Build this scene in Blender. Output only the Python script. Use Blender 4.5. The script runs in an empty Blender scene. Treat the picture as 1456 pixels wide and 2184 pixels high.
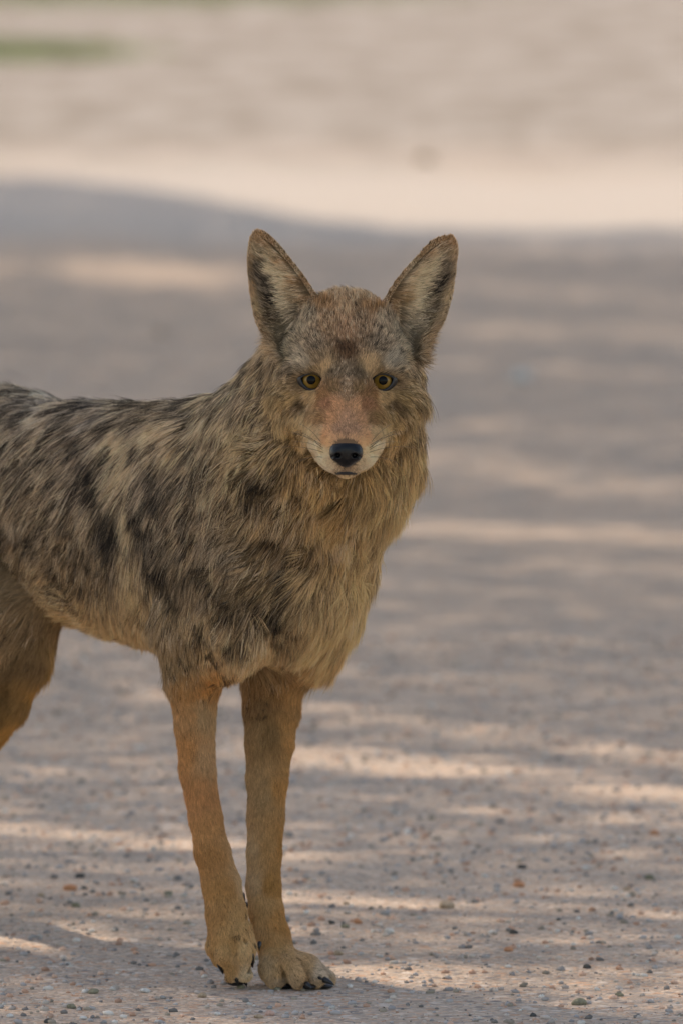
import bpy, math, random
import numpy as np
from mathutils import Vector, kdtree
R = math.radians
rng = np.random.default_rng(7)
random.seed(7)
sc = bpy.context.scene
C = sc.collection

# ------------------------------------------------------------------ camera, sky, sun, exposure
CAM_Y, CAM_H, FPX, PITCH = -10.0, 1.2, 21900.0, 0.07336
cam = bpy.data.objects.new('camera', bpy.data.cameras.new('camera')); C.objects.link(cam)
cam.location = (0, CAM_Y, CAM_H)
cam.rotation_euler = (math.pi/2 - PITCH, 0, 0)
cam.data.sensor_fit = 'VERTICAL'; cam.data.sensor_height = 36.0; cam.data.sensor_width = 24.0
cam.data.lens = 36.0*FPX/2184.0
cam.data.clip_start = 0.5; cam.data.clip_end = 3000
cam.data.dof.use_dof = True
cam.data.dof.focus_distance = 9.80
cam.data.dof.aperture_fstop = 9.0
sc.camera = cam
FW = np.array([0, math.cos(PITCH), -math.sin(PITCH)]); UP = np.array([0, math.sin(PITCH), math.cos(PITCH)])
CAMP = np.array([0, CAM_Y, CAM_H])
def P(px, py, Y):
    """the point of the place at depth Y seen at pixel px, py of the photograph"""
    d = FW + np.array([(px-728)/FPX, 0, 0]) - UP*((py-1092)/FPX)
    return CAMP + d*((Y-CAM_Y)/d[1])
def PROJ(p):
    q = np.asarray(p) - CAMP
    z = q@FW
    return 728+FPX*q[..., 0]/z, 1092-FPX*(q@UP)/z
def GY(py):
    """depth of the flat ground at picture row py"""
    d = FW - UP*((py-1092)/FPX)
    return CAM_Y - CAM_H/d[2]*d[1]

SUN = np.array([-0.36, 0.46, 0.81]); SUN /= np.linalg.norm(SUN)
w = bpy.data.worlds.new('World'); sc.world = w; w.use_nodes = True
nt = w.node_tree; bgn = nt.nodes['Background']
sky = nt.nodes.new('ShaderNodeTexSky'); sky.sky_type = 'NISHITA'; sky.sun_disc = False
sky.sun_elevation = math.asin(SUN[2]); sky.sun_rotation = math.atan2(SUN[0], SUN[1])
nt.links.new(sky.outputs[0], bgn.inputs[0]); bgn.inputs[1].default_value = 0.15
sl = bpy.data.lights.new('sun', 'SUN'); sl.energy = 2.0; sl.angle = R(0.5); sl.color = (1, 0.985, 0.965)
so = bpy.data.objects.new('sun', sl); C.objects.link(so)
so.rotation_euler = Vector(SUN).to_track_quat('Z', 'Y').to_euler(); so.location = (-4, 6, 12)
sc.view_settings.view_transform = 'Standard'; sc.view_settings.look = 'None'
sc.view_settings.exposure = 0.93
sc.view_settings.use_white_balance = True; sc.view_settings.white_balance_temperature = 8250; sc.view_settings.white_balance_tint = 13; sc.view_settings.gamma = 1.0
sc.cycles.max_bounces = 8; sc.cycles.transparent_max_bounces = 8
sc.cycles.diffuse_bounces = 3; sc.cycles.glossy_bounces = 3; sc.cycles.transmission_bounces = 6
sc.cycles_curves.shape = 'THICK'
import os
FUR = os.environ.get('NOFUR') is None

# ------------------------------------------------------------------ helpers
def srgb(c):
    c = np.asarray(c, float)/255.0
    return np.where(c <= .04045, c/12.92, ((c+.055)/1.055)**2.4)
def tag(o, label=None, cat=None, group=None, kind=None):
    if label: o['label'] = label
    if cat: o['category'] = cat
    if group: o['group'] = group
    if kind: o['kind'] = kind
    return o
def nmat(name):
    m = bpy.data.materials.new(name); m.use_nodes = True
    return m, m.node_tree, m.node_tree.nodes['Principled BSDF']
def mesh_np(name, V, F, mat, parent=None, smooth=True):
    """V (n,3), F (m,3|4)"""
    me = bpy.data.meshes.new(name)
    V = np.asarray(V, np.float32); F = np.asarray(F, np.int32)
    me.vertices.add(len(V)); me.vertices.foreach_set('co', V.ravel())
    n = F.shape[1]
    me.loops.add(F.size); me.loops.foreach_set('vertex_index', F.ravel())
    me.polygons.add(len(F)); me.polygons.foreach_set('loop_start', np.arange(0, F.size, n, dtype=np.int32))
    me.update(calc_edges=True)
    if smooth: me.polygons.foreach_set('use_smooth', np.ones(len(F), bool))
    me.materials.append(mat); me.validate()
    o = bpy.data.objects.new(name, me); C.objects.link(o)
    if parent is not None: o.parent = parent
    return o
def color_attr(me, name, col):
    a = me.attributes.new(name, 'FLOAT_COLOR', 'POINT')
    c = np.ones((len(col), 4), np.float32); c[:, :3] = col
    a.data.foreach_set('color', c.ravel())

# value noise, vectorised
def _h(ix, iy, iz, s):
    n = (ix*374761393 + iy*668265263 + iz*2147483647 + s*1274126177) & 0xffffffff
    n = ((n ^ (n >> 13))*1274126177) & 0xffffffff
    return ((n ^ (n >> 16)) & 0xffff)/65535.0
def vnoise(p, scale, seed=0):
    q = np.asarray(p)*scale; i = np.floor(q).astype(np.int64); f = q-i; f = f*f*(3-2*f)
    o = 0
    for dx in (0, 1):
        for dy in (0, 1):
            for dz in (0, 1):
                wgt = (f[..., 0] if dx else 1-f[..., 0])*(f[..., 1] if dy else 1-f[..., 1])*(f[..., 2] if dz else 1-f[..., 2])
                o = o + wgt*_h(i[..., 0]+dx, i[..., 1]+dy, i[..., 2]+dz, seed)
    return o*2-1
def fbm(p, scale, seed=0, oct=3):
    o = 0; a = 1; t = 0
    for k in range(oct):
        o = o + a*vnoise(p, scale*2**k, seed+k*17); t += a; a *= .5
    return o/t

# ------------------------------------------------------------------ signed distance bodies
class Blob:
    """a list of rounded shapes melted into one skin"""
    def __init__(s): s.pr = []
    def cone(s, a, ra, b, rb, k=.02, g='torso', cut=False):
        s.pr.append(('c', np.array(a, float), float(ra), np.array(b, float), float(rb), k, g, cut)); return s
    def chain(s, pts, k=.02, g='torso'):
        for (a, ra), (b, rb) in zip(pts[:-1], pts[1:]): s.cone(a, ra, b, rb, k, g)
        return s
    def ell(s, c, r, ax=None, k=.03, g='torso', cut=False):
        M = np.eye(3) if ax is None else np.array(ax, float)
        s.pr.append(('e', np.array(c, float), np.array(r, float), M, 0, k, g, cut)); return s
    def ear(s, base, tip, side, nrm, prof, cup, th, k, g):
        s.pr.append(('r', np.array(base, float), np.array(tip, float), (np.array(side, float), np.array(nrm, float), prof, cup, th), 0, k, g, False)); return s
    @staticmethod
    def dist(pr, X, Y, Z):
        if pr[0] == 'c':
            _, a, ra, b, rb = pr[:5]; ab = b-a; L = ab@ab
            t = np.clip(((X-a[0])*ab[0]+(Y-a[1])*ab[1]+(Z-a[2])*ab[2])/L, 0, 1)
            return np.sqrt((X-a[0]-t*ab[0])**2+(Y-a[1]-t*ab[1])**2+(Z-a[2]-t*ab[2])**2)-(ra+(rb-ra)*t)
        if pr[0] == 'e':
            _, c, r, M = pr[:4]
            x, y, z = X-c[0], Y-c[1], Z-c[2]
            u = [(x*m[0]+y*m[1]+z*m[2]) for m in M]
            k0 = np.sqrt(sum((u[i]/r[i])**2 for i in range(3)))
            k1 = np.sqrt(sum((u[i]/r[i]**2)**2 for i in range(3)))+1e-9
            return k0*(k0-1)/k1
        if pr[0] == 'r':
            _, b, tip, (sd, nm, prof, cup, th) = pr[:4]
            ax = tip-b; L = np.linalg.norm(ax); ax = ax/L
            x, y, z = X-b[0], Y-b[1], Z-b[2]
            u = (x*ax[0]+y*ax[1]+z*ax[2])/L
            t = x*sd[0]+y*sd[1]+z*sd[2]; n = x*nm[0]+y*nm[1]+z*nm[2]
            ps = np.array([q[0] for q in prof])
            lo = np.interp(u, ps, [q[1] for q in prof]); hi = np.interp(u, ps, [q[2] for q in prof])
            mid = (lo+hi)/2; hw = np.maximum((hi-lo)/2, 1e-4); q = (t-mid)/hw
            dep = cup*np.interp(u, [0, .25, .7, 1], [1.15, 1., .6, .12])
            sh = n+dep*(1-np.clip(q*q, 0, 1.3))
            d1 = np.abs(sh)*.75-th*np.interp(u, [0, .6, 1], [1.3, 1, .9]); d2 = (np.abs(q)-1)*hw*.85; d3 = np.maximum(-u, u-1)*L
            return np.maximum(np.maximum(d1, d2), d3)
    def box(s, pr):
        if pr[0] == 'c':
            m = max(pr[2], pr[4]); lo = np.minimum(pr[1], pr[3])-m; hi = np.maximum(pr[1], pr[3])+m
        elif pr[0] == 'e':
            m = pr[2].max(); lo = pr[1]-m; hi = pr[1]+m
        else:
            lo = np.minimum(pr[1], pr[2])-.07; hi = np.maximum(pr[1], pr[2])+.07
        return lo-.045, hi+.045
    def comb(s, D, d, pr):
        k = pr[5]
        if pr[7]:
            d = -d; h = np.maximum(k-np.abs(D-d), 0)/k
            return np.maximum(D, d)+h*h*k/4
        h = np.maximum(k-np.abs(D-d), 0)/k
        return np.minimum(D, d)-h*h*k/4
    def grid(s, xs, ys, zs):
        D = np.empty((len(xs), len(ys), len(zs)), np.float32); LY = {}
        for pr in s.pr:
            lo, hi = s.box(pr)
            i0, i1 = np.searchsorted(xs, [lo[0], hi[0]]); j0, j1 = np.searchsorted(ys, [lo[1], hi[1]]); k0, k1 = np.searchsorted(zs, [lo[2], hi[2]])
            if i1 <= i0 or j1 <= j0 or k1 <= k0: continue
            X = xs[i0:i1, None, None].astype(np.float32); Y = ys[None, j0:j1, None].astype(np.float32); Z = zs[None, None, k0:k1].astype(np.float32)
            d = s.dist(pr, X, Y, Z)
            T = LY.setdefault(pr[6] if pr[6] in ('legr', 'legl', 'hindr', 'hindl') else '', np.full(D.shape, .04, np.float32))
            T[i0:i1, j0:j1, k0:k1] = s.comb(T[i0:i1, j0:j1, k0:k1], d, pr)
        D = LY.pop('')
        if LY:
            L = None
            for T in LY.values(): L = T if L is None else np.minimum(L, T)
            k = .022; h = np.maximum(k-np.abs(D-L), 0)/k; D = np.minimum(D, L)-h*h*k/4
        return D
    def group_dist(s, pts):
        out = {}
        for pr in s.pr:
            if pr[7]: continue
            d = s.dist(pr, pts[:, 0], pts[:, 1], pts[:, 2])
            out[pr[6]] = np.minimum(out[pr[6]], d) if pr[6] in out else d
        return out
def surface_nets(D, xs, ys, zs):
    I = D < 0
    c = np.zeros((D.shape[0]-1, D.shape[1]-1, D.shape[2]-1), np.int8)
    for a in (0, 1):
        for b in (0, 1):
            for d in (0, 1):
                c += I[a:a+c.shape[0], b:b+c.shape[1], d:d+c.shape[2]]
    act = (c > 0) & (c < 8)
    ii, jj, kk = np.nonzero(act)
    idx = np.full(act.shape, -1, np.int32); idx[ii, jj, kk] = np.arange(len(ii))
    acc = np.zeros((len(ii), 3)); cnt = np.zeros(len(ii))
    G = (xs, ys, zs)
    cor = [(a, b, d) for a in (0, 1) for b in (0, 1) for d in (0, 1)]
    for p in cor:
        for ax in range(3):
            if p[ax]: continue
            q = list(p); q[ax] = 1
            v0 = D[ii+p[0], jj+p[1], kk+p[2]]; v1 = D[ii+q[0], jj+q[1], kk+q[2]]
            m = (v0 < 0) != (v1 < 0)
            t = np.where(m, v0/np.where(m, v0-v1, 1), 0)
            for ay, base in enumerate((ii, jj, kk)):
                g = G[ay]; a0 = g[base+p[ay]]; a1 = g[base+q[ay]]
                acc[:, ay] += np.where(m, a0+(a1-a0)*t, 0)
            cnt += m
    V = acc/cnt[:, None]
    Fs = []
    nx, ny, nz = D.shape
    for ax in range(3):
        sl0 = [slice(1, -1)]*3; sl1 = [slice(1, -1)]*3
        sl0[ax] = slice(0, -1); sl1[ax] = slice(1, None)
        a = I[tuple(sl0)]; b = I[tuple(sl1)]
        ch = a != b
        e = np.array(np.nonzero(ch)); flip = a[tuple(e)]
        for q in range(3):
            if q != ax: e[q] += 1
        u, v = [q for q in range(3) if q != ax]
        def cell(du, dv):
            f = e.copy(); f[u] -= du; f[v] -= dv
            return idx[f[0], f[1], f[2]]
        quad = np.stack([cell(1, 1), cell(0, 1), cell(0, 0), cell(1, 0)], 1)
        if ax == 1: flip = ~flip
        quad[~flip] = quad[~flip][:, ::-1]
        Fs.append(quad)
    F = np.concatenate(Fs); F = F[(F >= 0).all(1)]
    return V, F
def smooth_mesh(V, F, it, lam=.5):
    n = len(V); E = np.concatenate([F[:, [0, 1]], F[:, [1, 2]], F[:, [2, 3]], F[:, [3, 0]]])
    for _ in range(it):
        acc = np.zeros_like(V); cnt = np.zeros(n)
        for ax in range(3):
            acc[:, ax] = np.bincount(E[:, 0], V[E[:, 1], ax], n)+np.bincount(E[:, 1], V[E[:, 0], ax], n)
        cnt = np.bincount(E[:, 0], minlength=n)+np.bincount(E[:, 1], minlength=n)
        V = V+lam*(acc/np.maximum(cnt, 1)[:, None]-V)
    return V
def vnormals(V, F):
    a = V[F[:, 2]]-V[F[:, 0]]; b = V[F[:, 3]]-V[F[:, 1]]; fn = np.cross(a, b)
    N = np.zeros_like(V)
    for q in range(4):
        for ax in range(3): N[:, ax] += np.bincount(F[:, q], fn[:, ax], len(V))
    return N/(np.linalg.norm(N, axis=1)[:, None]+1e-12)

# ------------------------------------------------------------------ the road
#SHADE: gaps in the canopy, picture rows and columns where sun reaches the ground
GAPS = [ # px1, py1, px2, py2, half height, strength
    (180, 578, 480, 590, 20, .9), (-100, 570, 180, 570, 12, .5), (980, 525, 1500, 520, 12, .6), (900, 610, 1500, 640, 12, .5),
    (600, 700, 1500, 712, 16, .45), (880, 975, 1500, 1060, 22, .6), (860, 1128, 1500, 1150, 14, .8), (900, 1250, 1500, 1300, 10, .35),
    (950, 780, 1500, 800, 10, .4), (930, 900, 1400, 925, 12, .4), (0, 640, 500, 650, 9, .35), (-60, 700, 380, 720, 9, .3), (-60, 760, 500, 770, 8, .3), (880, 1190, 1500, 1215, 10, .45), (860, 1350, 1500, 1390, 9, .35), (720, 1440, 1500, 1490, 9, .4), (640, 1780, 1500, 1800, 8, .4), (1000, 1850, 1500, 1870, 8, .4), (-60, 1560, 360, 1575, 8, .35), (-60, 1700, 400, 1715, 8, .35),
    (300, 1478, 640, 1510, 12, .7), (640, 1515, 1500, 1620, 14, .8), (560, 1600, 1500, 1690, 19, 1.0), (900, 1712, 1500, 1755, 9, .7),
    (-60, 1640, 420, 1665, 9, .5), (-60, 1755, 640, 1825, 17, .9), (600, 1840, 1100, 1850, 8, .35),
    (560, 1925, 1000, 1950, 16, .95), (1000, 1925, 1500, 1975, 16, .6), (-60, 1890, 300, 1905, 10, .4),
    (-60, 1990, 250, 2015, 22, 1.), (200, 2030, 560, 2062, 16, .85), (600, 1992, 900, 2003, 6, .8), (590, 2060, 1000, 2085, 18, 1.), (950, 2075, 1500, 2110, 22, .8),
]
def light_at(x, y):
    """how much sun the canopy lets through to ground point x, y (0..1)"""
    q = np.stack([x, y, np.zeros_like(x)], -1)
    px, py = PROJ(q)
    wob = 1.0
    o = np.zeros_like(x)
    for x1, y1, x2, y2, hh, s in GAPS:
        t = np.clip((px-x1)/(x2-x1), -.6, 1.6)
        dy = (py-(y1+(y2-y1)*t))/(hh*1.5)
        end = np.clip(np.minimum(px-x1, x2-px)/140+1, 0, 1)
        o = np.maximum(o, s*end*np.exp(-(dy*dy)**1.5))
    edge = np.interp(px, [-2000, 0, 300, 560, 700, 830, 1100, 1456, 3500], [330, 372, 400, 445, 470, 492, 494, 484, 500])
    edge = edge+9*fbm(np.stack([px/130, py/60, 0*px], -1), 1., 77, 3)
    o = np.maximum(o, np.clip((edge-py)/8+.5, 0, 1))
    leak = np.interp(y, [-3, 0, 3, 7, 12], [.22, .22, .18, .06, 0])
    return np.maximum(o, leak)+0*x

# ground mesh: fine near the animal, coarse far off
def axis(parts):
    o = []
    for a, b, n in parts: o.append(np.linspace(a, b, n, endpoint=False))
    return np.concatenate(o+[[parts[-1][1]]])
gx = axis([(-900, -60, 6), (-60, -8, 10), (-8, -2, 24), (-2, 2, 200), (2, 8, 24), (8, 60, 10), (60, 900, 6)])
gy = axis([(-60, -12, 8), (-12, -2, 30), (-2, 5, 350), (5, 20, 200), (20, 60, 80), (60, 300, 10), (300, 1500, 6)])
GX, GYY = np.meshgrid(gx, gy, indexing='ij')
pp = np.stack([GX.ravel(), GYY.ravel(), np.zeros(GX.size)], 1)
def ground_h(x, y):
    p = np.stack([x, y, np.zeros_like(x)], -1)
    s = p*np.array([.12, 1, 1])          # ruts run across the picture
    near = np.exp(-(x/60)**2)*np.exp(-((y-5)/80)**2)
    foot = 1-np.exp(-((x+.1)**2+(y+.0)**2)/.08)
    return near*foot*(.006*fbm(s, 1.2, 3, 2)+.0018*fbm(s, 8, 5, 2)+.0012*fbm(p, 45, 9, 2))
pp[:, 2] = ground_h(pp[:, 0], pp[:, 1])
nx_, ny_ = len(gx), len(gy)
ids = np.arange(nx_*ny_).reshape(nx_, ny_)
gf = np.stack([ids[:-1, :-1], ids[1:, :-1], ids[1:, 1:], ids[:-1, 1:]], -1).reshape(-1, 4)

def ramp(nt, fac, stops, interp='LINEAR'):
    r = nt.nodes.new('ShaderNodeValToRGB'); nt.links.new(fac, r.inputs[0]); r.color_ramp.interpolation = interp
    el = r.color_ramp.elements
    while len(el) < len(stops): el.new(.5)
    for e, (p, c) in zip(el, stops):
        e.position = p; e.color = (*c, 1) if hasattr(c, '__len__') else (c, c, c, 1)
    return r.outputs[0]
def mixc(nt, fac, a, b, mode='MIX'):
    m = nt.nodes.new('ShaderNodeMix'); m.data_type = 'RGBA'; m.blend_type = mode
    for inp, v in ((m.inputs[0], fac), (m.inputs[6], a), (m.inputs[7], b)):
        if hasattr(v, 'is_linked') or isinstance(v, bpy.types.NodeSocket): nt.links.new(v, inp)
        else: inp.default_value = v if not hasattr(v, '__len__') else (*v, 1)
    return m.outputs[2]
def noise(nt, vec, scale, detail=4, rough=.55):
    n = nt.nodes.new('ShaderNodeTexNoise'); n.inputs['Scale'].default_value = scale
    n.inputs['Detail'].default_value = detail; n.inputs['Roughness'].default_value = rough
    nt.links.new(vec, n.inputs['Vector']); return n.outputs[0]
def mapping(nt, vec, scale=(1, 1, 1), rot=(0, 0, 0), loc=(0, 0, 0)):
    m = nt.nodes.new('ShaderNodeMapping'); nt.links.new(vec, m.inputs[0])
    m.inputs['Scale'].default_value = scale; m.inputs['Rotation'].default_value = rot; m.inputs['Location'].default_value = loc
    return m.outputs[0]
def voro(nt, vec, scale, feat='F1', rnd=1):
    v = nt.nodes.new('ShaderNodeTexVoronoi'); v.feature = feat; v.inputs['Scale'].default_value = scale
    v.inputs['Randomness'].default_value = rnd; nt.links.new(vec, v.inputs['Vector']); return v

gm, nt, bs = nmat('gravel_road')
geo = nt.nodes.new('ShaderNodeNewGeometry').outputs['Position']
big = noise(nt, mapping(nt, geo, (.12, .5, 1)), 1.0, 5)
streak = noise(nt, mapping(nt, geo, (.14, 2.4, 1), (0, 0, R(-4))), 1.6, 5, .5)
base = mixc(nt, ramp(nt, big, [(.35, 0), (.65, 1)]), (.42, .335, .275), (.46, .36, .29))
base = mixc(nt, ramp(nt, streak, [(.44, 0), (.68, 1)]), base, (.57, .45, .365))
v1 = voro(nt, geo, 210); sepc = nt.nodes.new('ShaderNodeSeparateColor'); nt.links.new(v1.outputs['Color'], sepc.inputs[0])
grain = ramp(nt, sepc.outputs[0], [(0, (.32, .26, .22)), (.2, (.42, .36, .31)), (.42, (.54, .43, .35)), (.62, (.62, .41, .29)), (.74, (.46, .41, .37)), (.86, (.72, .62, .53)), (.975, (.18, .16, .14))], 'CONSTANT')
base = mixc(nt, .6, base, grain)
v2 = voro(nt, geo, 75); sep2 = nt.nodes.new('ShaderNodeSeparateColor'); nt.links.new(v2.outputs['Color'], sep2.inputs[0])
g2 = ramp(nt, sep2.outputs[1], [(0, (.2, .19, .19)), (.3, (.5, .3, .2)), (.55, (.36, .32, .3)), (.8, (.66, .6, .55))], 'CONSTANT')
pick = ramp(nt, sep2.outputs[2], [(0, 0), (.72, .8)], 'CONSTANT')
dm = nt.nodes.new('ShaderNodeMath'); dm.operation = 'MULTIPLY'; nt.links.new(pick, dm.inputs[0])
nt.links.new(ramp(nt, v2.outputs['Distance'], [(.3, 1), (.55, 0)]), dm.inputs[1])
base = mixc(nt, dm.outputs[0], base, g2)
# the far verge: brown litter, then a pale sand band
sxyz = nt.nodes.new('ShaderNodeSeparateXYZ'); nt.links.new(geo, sxyz.inputs[0])
litter = noise(nt, mapping(nt, geo, (3.2, .6, 1)), 1.3, 5, .6)
lm = nt.nodes.new('ShaderNodeMath'); lm.operation = 'MULTIPLY'
nt.links.new(ramp(nt, litter, [(.40, 0), (.64, .95)]), lm.inputs[0])
mr = nt.nodes.new('ShaderNodeMapRange'); nt.links.new(sxyz.outputs[1], mr.inputs[0])
mr.inputs[1].default_value = 19; mr.inputs[2].default_value = 23; nt.links.new(mr.outputs[0], lm.inputs[1])
mrv = nt.nodes.new('ShaderNodeMapRange'); nt.links.new(sxyz.outputs[1], mrv.inputs[0]); mrv.inputs[1].default_value = 17; mrv.inputs[2].default_value = 23; mrv.inputs[4].default_value = .75
base = mixc(nt, mrv.outputs[0], base, (.262, .258, .25))
base = mixc(nt, lm.outputs[0], base, (.19, .16, .13))
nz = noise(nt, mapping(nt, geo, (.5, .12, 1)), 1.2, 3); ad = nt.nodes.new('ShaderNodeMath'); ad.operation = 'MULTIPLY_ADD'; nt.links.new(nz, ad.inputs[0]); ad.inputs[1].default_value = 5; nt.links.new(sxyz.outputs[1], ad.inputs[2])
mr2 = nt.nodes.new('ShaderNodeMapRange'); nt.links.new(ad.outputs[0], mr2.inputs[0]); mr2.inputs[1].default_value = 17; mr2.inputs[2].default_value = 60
base = mixc(nt, ramp(nt, mr2.outputs[0], [(0, 0), (.03, .55), (.10, .5), (.16, .05), (.4, 0)]), base, (.49, .495, .49))  # pale sand band, painted in to brighten the sunlit edge beyond the shadow
base = mixc(nt, 1., base, (1.05, .965, .88), 'MULTIPLY')
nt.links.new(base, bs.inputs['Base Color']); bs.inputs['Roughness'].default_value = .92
bs.inputs['Specular IOR Level'].default_value = .25
bmp = nt.nodes.new('ShaderNodeBump'); bmp.inputs['Distance'].default_value = .0035; bmp.inputs['Strength'].default_value = .8
hh = nt.nodes.new('ShaderNodeMath'); hh.operation = 'SUBTRACT'; nt.links.new(noise(nt, geo, 90, 6), hh.inputs[0]); nt.links.new(v1.outputs['Distance'], hh.inputs[1])
nt.links.new(hh.outputs[0], bmp.inputs['Height']); nt.links.new(bmp.outputs[0], bs.inputs['Normal'])
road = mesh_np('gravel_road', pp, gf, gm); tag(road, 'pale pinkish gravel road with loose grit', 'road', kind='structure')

# ------------------------------------------------------------------ the coyote's skin
HD = np.array([.60, -.80, 0.]); RT = np.array([-.80, -.60, 0.]); ZZ = np.array([0, 0, 1.])   # heading, its right hand, up
AX = [HD, RT, ZZ]
def ax_pitch(deg):
    c, s = math.cos(R(deg)), math.sin(R(deg))
    return [HD*c+ZZ*s, RT, ZZ*c-HD*s]
B = Blob()
# trunk
B.ell(P(520, 1130, .03), (.15, .078, .117), ax_pitch(6), .05)
B.ell(P(320, 1118, .15), (.19, .080, .112), ax_pitch(-3), .06)
B.ell(P(120, 1075, .28), (.17, .068, .088), ax_pitch(-6), .06)
B.ell(P(-20, 1035, .39), (.13, .078, .088), AX, .06)
B.ell(P(590, 1190, -.02), (.070, .076, .085), ax_pitch(10), .05)      # breast
# shoulders
B.ell(P(440, 1180, -.035)+RT*.004, (.060, .030, .125), ax_pitch(18), .04)
B.ell(P(630, 1190, .03), (.050, .030, .11), ax_pitch(18), .04)
# neck
B.cone(P(562, 1085, .02), .088, P(678, 960, -.07), .077, .05)
B.cone(P(678, 960, -.07), .077, P(736, 830, -.14), .064, .05)
B.cone(P(622, 1000, -.02), .060, P(712, 820, -.11), .054, .05)
# tail
tl = [(P(-90, 930, .47), .03), (P(-190, 1050, .58), .026), (P(-260, 1250, .66), .032), (P(-300, 1480, .70), .028), (P(-315, 1640, .71), .010)]
B.chain(tl, .02)
# forelegs. right one (left in the picture) lifting, the other planted
B.chain([(P(425, 1330, -.03), .040), (P(414, 1440, -.028), .0250), (P(415, 1540, -.026), .0182), (P(421, 1640, -.022), .0162), (P(438, 1740, -.018), .0152),
         (P(453, 1815, -.016), .0162), (P(472, 1885, -.018), .0178), (P(483, 1950, -.024), .0190), (P(489, 1995, -.030), .0190)], .005, 'legr')
B.cone(P(404, 1450, -.01), .018, P(430, 1640, -.008), .010, .012, 'legr')
B.chain([(P(625, 1320, .04), .042), (P(587, 1430, .04), .0290), (P(582, 1510, .038), .0240), (P(576, 1580, .034), .0220), (P(570, 1660, .030), .0190), (P(567, 1740, .026), .0170),
         (P(564, 1820, .022), .0160), (P(562, 1890, .018), .0160), (P(567, 1940, .015), .0160), (P(580, 1995, .010), .0165), (P(592, 2040, .006), .0175)], .005, 'legl')
B.cone(P(562, 1440, .055), .018, P(562, 1640, .045), .010, .012, 'legl')
# paws
def toe(pts, k, g): B.chain(pts, k, g)
toe([(P(470, 1985, -.024), .0115), (P(461, 2020, -.028), .0095), (P(468, 2046, -.026), .0075)], .0035, 'legr')
toe([(P(485, 1990, -.034), .0120), (P(483, 2040, -.043), .0105), (P(494, 2077, -.040), .0082)], .0035, 'legr')
toe([(P(506, 1990, -.033), .0120), (P(513, 2040, -.042), .0105), (P(522, 2078, -.038), .0080)], .0035, 'legr')
toe([(P(514, 1982, -.022), .0110), (P(525, 2018, -.026), .0092), (P(527, 2048, -.023), .0075)], .0035, 'legr')
B.ell(P(498, 2055, -.018), (.014, .013, .012), None, .005, 'legr')
toe([(P(585, 2040, -.000), .0120), (P(581, 2066, -.018), .0130), (P(588, 2087, -.030), .0105)], .0035, 'legl')
toe([(P(606, 2045, -.004), .0120), (P(622, 2063, -.026), .0125), (P(636, 2089, -.041), .0100)], .0035, 'legl')
toe([(P(622, 2050, .004), .0120), (P(656, 2062, -.016), .0120), (P(680, 2088, -.031), .0095)], .0035, 'legl')
toe([(P(610, 2048, .014), .0120), (P(664, 2066, .010), .0105), (P(698, 2088, .000), .0088)], .0035, 'legl')
B.ell(P(610, 2076, .004), (.026, .022, .013), None, .006, 'legl')
for a_, b_, g_ in (((604, 2054, -.024), (611, 2108, -.044), 'legl'), ((642, 2054, -.030), (658, 2108, -.048), 'legl'), ((682, 2064, -.020), (692, 2110, -.034), 'legl'),
                   ((473, 2012, -.042), (476, 2072, -.042), 'legr'), ((499, 2010, -.050), (507, 2098, -.052), 'legr'), ((520, 2008, -.042), (524, 2070, -.040), 'legr')):
    B.cone(P(*a_), .0026, P(*b_), .0048, .004, g_, True)
# hind legs (the near one shows at the left edge)
hy = .22
B.chain([(P(0, 1150, .33)+RT*.04, .072), (P(18, 1320, .25), .050), (P(28, 1395, .235), .037), (P(-2, 1490, .25), .029), (P(-60, 1600, .30), .0195), (P(-105, 1720, .345), .0150),
         (P(-100, 1850, .33), .0125), (P(-92, 1960, .32), .0140), (P(-80, 2006, .30), .0150), (P(-60, 2016, .27), .014)], .008, 'hindr')
lh = P(-20, 1150, .39)-RT*.05
B.chain([(lh-HD*.02, .066), (lh-HD*.07-ZZ*.12, .042), (lh-HD*.09-ZZ*.17, .026), (lh-HD*.21-ZZ*.25, .0165), (lh-HD*.24-ZZ*.29, .0145), (np.array([*(lh-HD*.23)[:2], .03]), .0135), (np.array([*(lh-HD*.19)[:2], .015]), .015)], .008, 'hindl')
# head
HY = -.20
def Hd(px, py, d): return P(px, py, HY-d)       # d metres nearer the camera than the head's middle
B.ell(Hd(739, 722, -.022), (.0470, .056, .0425), None, .03, 'head')             # braincase
B.ell(Hd(739, 778, .008), (.058, .050, .040), None, .025, 'head')              # brow and cheeks' top
B.ell(Hd(684, 840, .002), (.037, .045, .040), None, .025, 'head'); B.ell(Hd(794, 840, .002), (.037, .045, .040), None, .025, 'head')
for s_ in (-1, 1): B.cone(Hd(739+s_*54, 866, .028), .0225, Hd(739+s_*20, 948, .085), .0110, .014, 'head')
B.cone(Hd(739, 800, .030), .030, Hd(739, 875, .072), .0235, .025, 'head')       # bridge
B.cone(Hd(739, 875, .072), .0230, Hd(738, 945, .116), .0175, .02, 'head')
B.cone(Hd(712, 905, .070), .020, Hd(714, 966, .106), .0140, .012, 'head'); B.cone(Hd(766, 905, .070), .020, Hd(764, 966, .106), .0140, .012, 'head')  # lips
B.cone(Hd(738, 930, .05), .026, Hd(738, 992, .100), .0125, .012, 'head')         # lower jaw
B.cone(Hd(738, 870, .00), .045, Hd(738, 940, .04), .030, .03, 'head')
for sx, ex in ((-1, 665), (1, 815)):
    B.ell(Hd(ex-sx*2, 812, .052), (.0105, .014, .0085), None, .008, 'head', cut=True)   # sockets
    B.ell(Hd(ex, 786, .043), (.018, .010, .0056), None, .010, 'head')                # brow ridge
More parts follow.
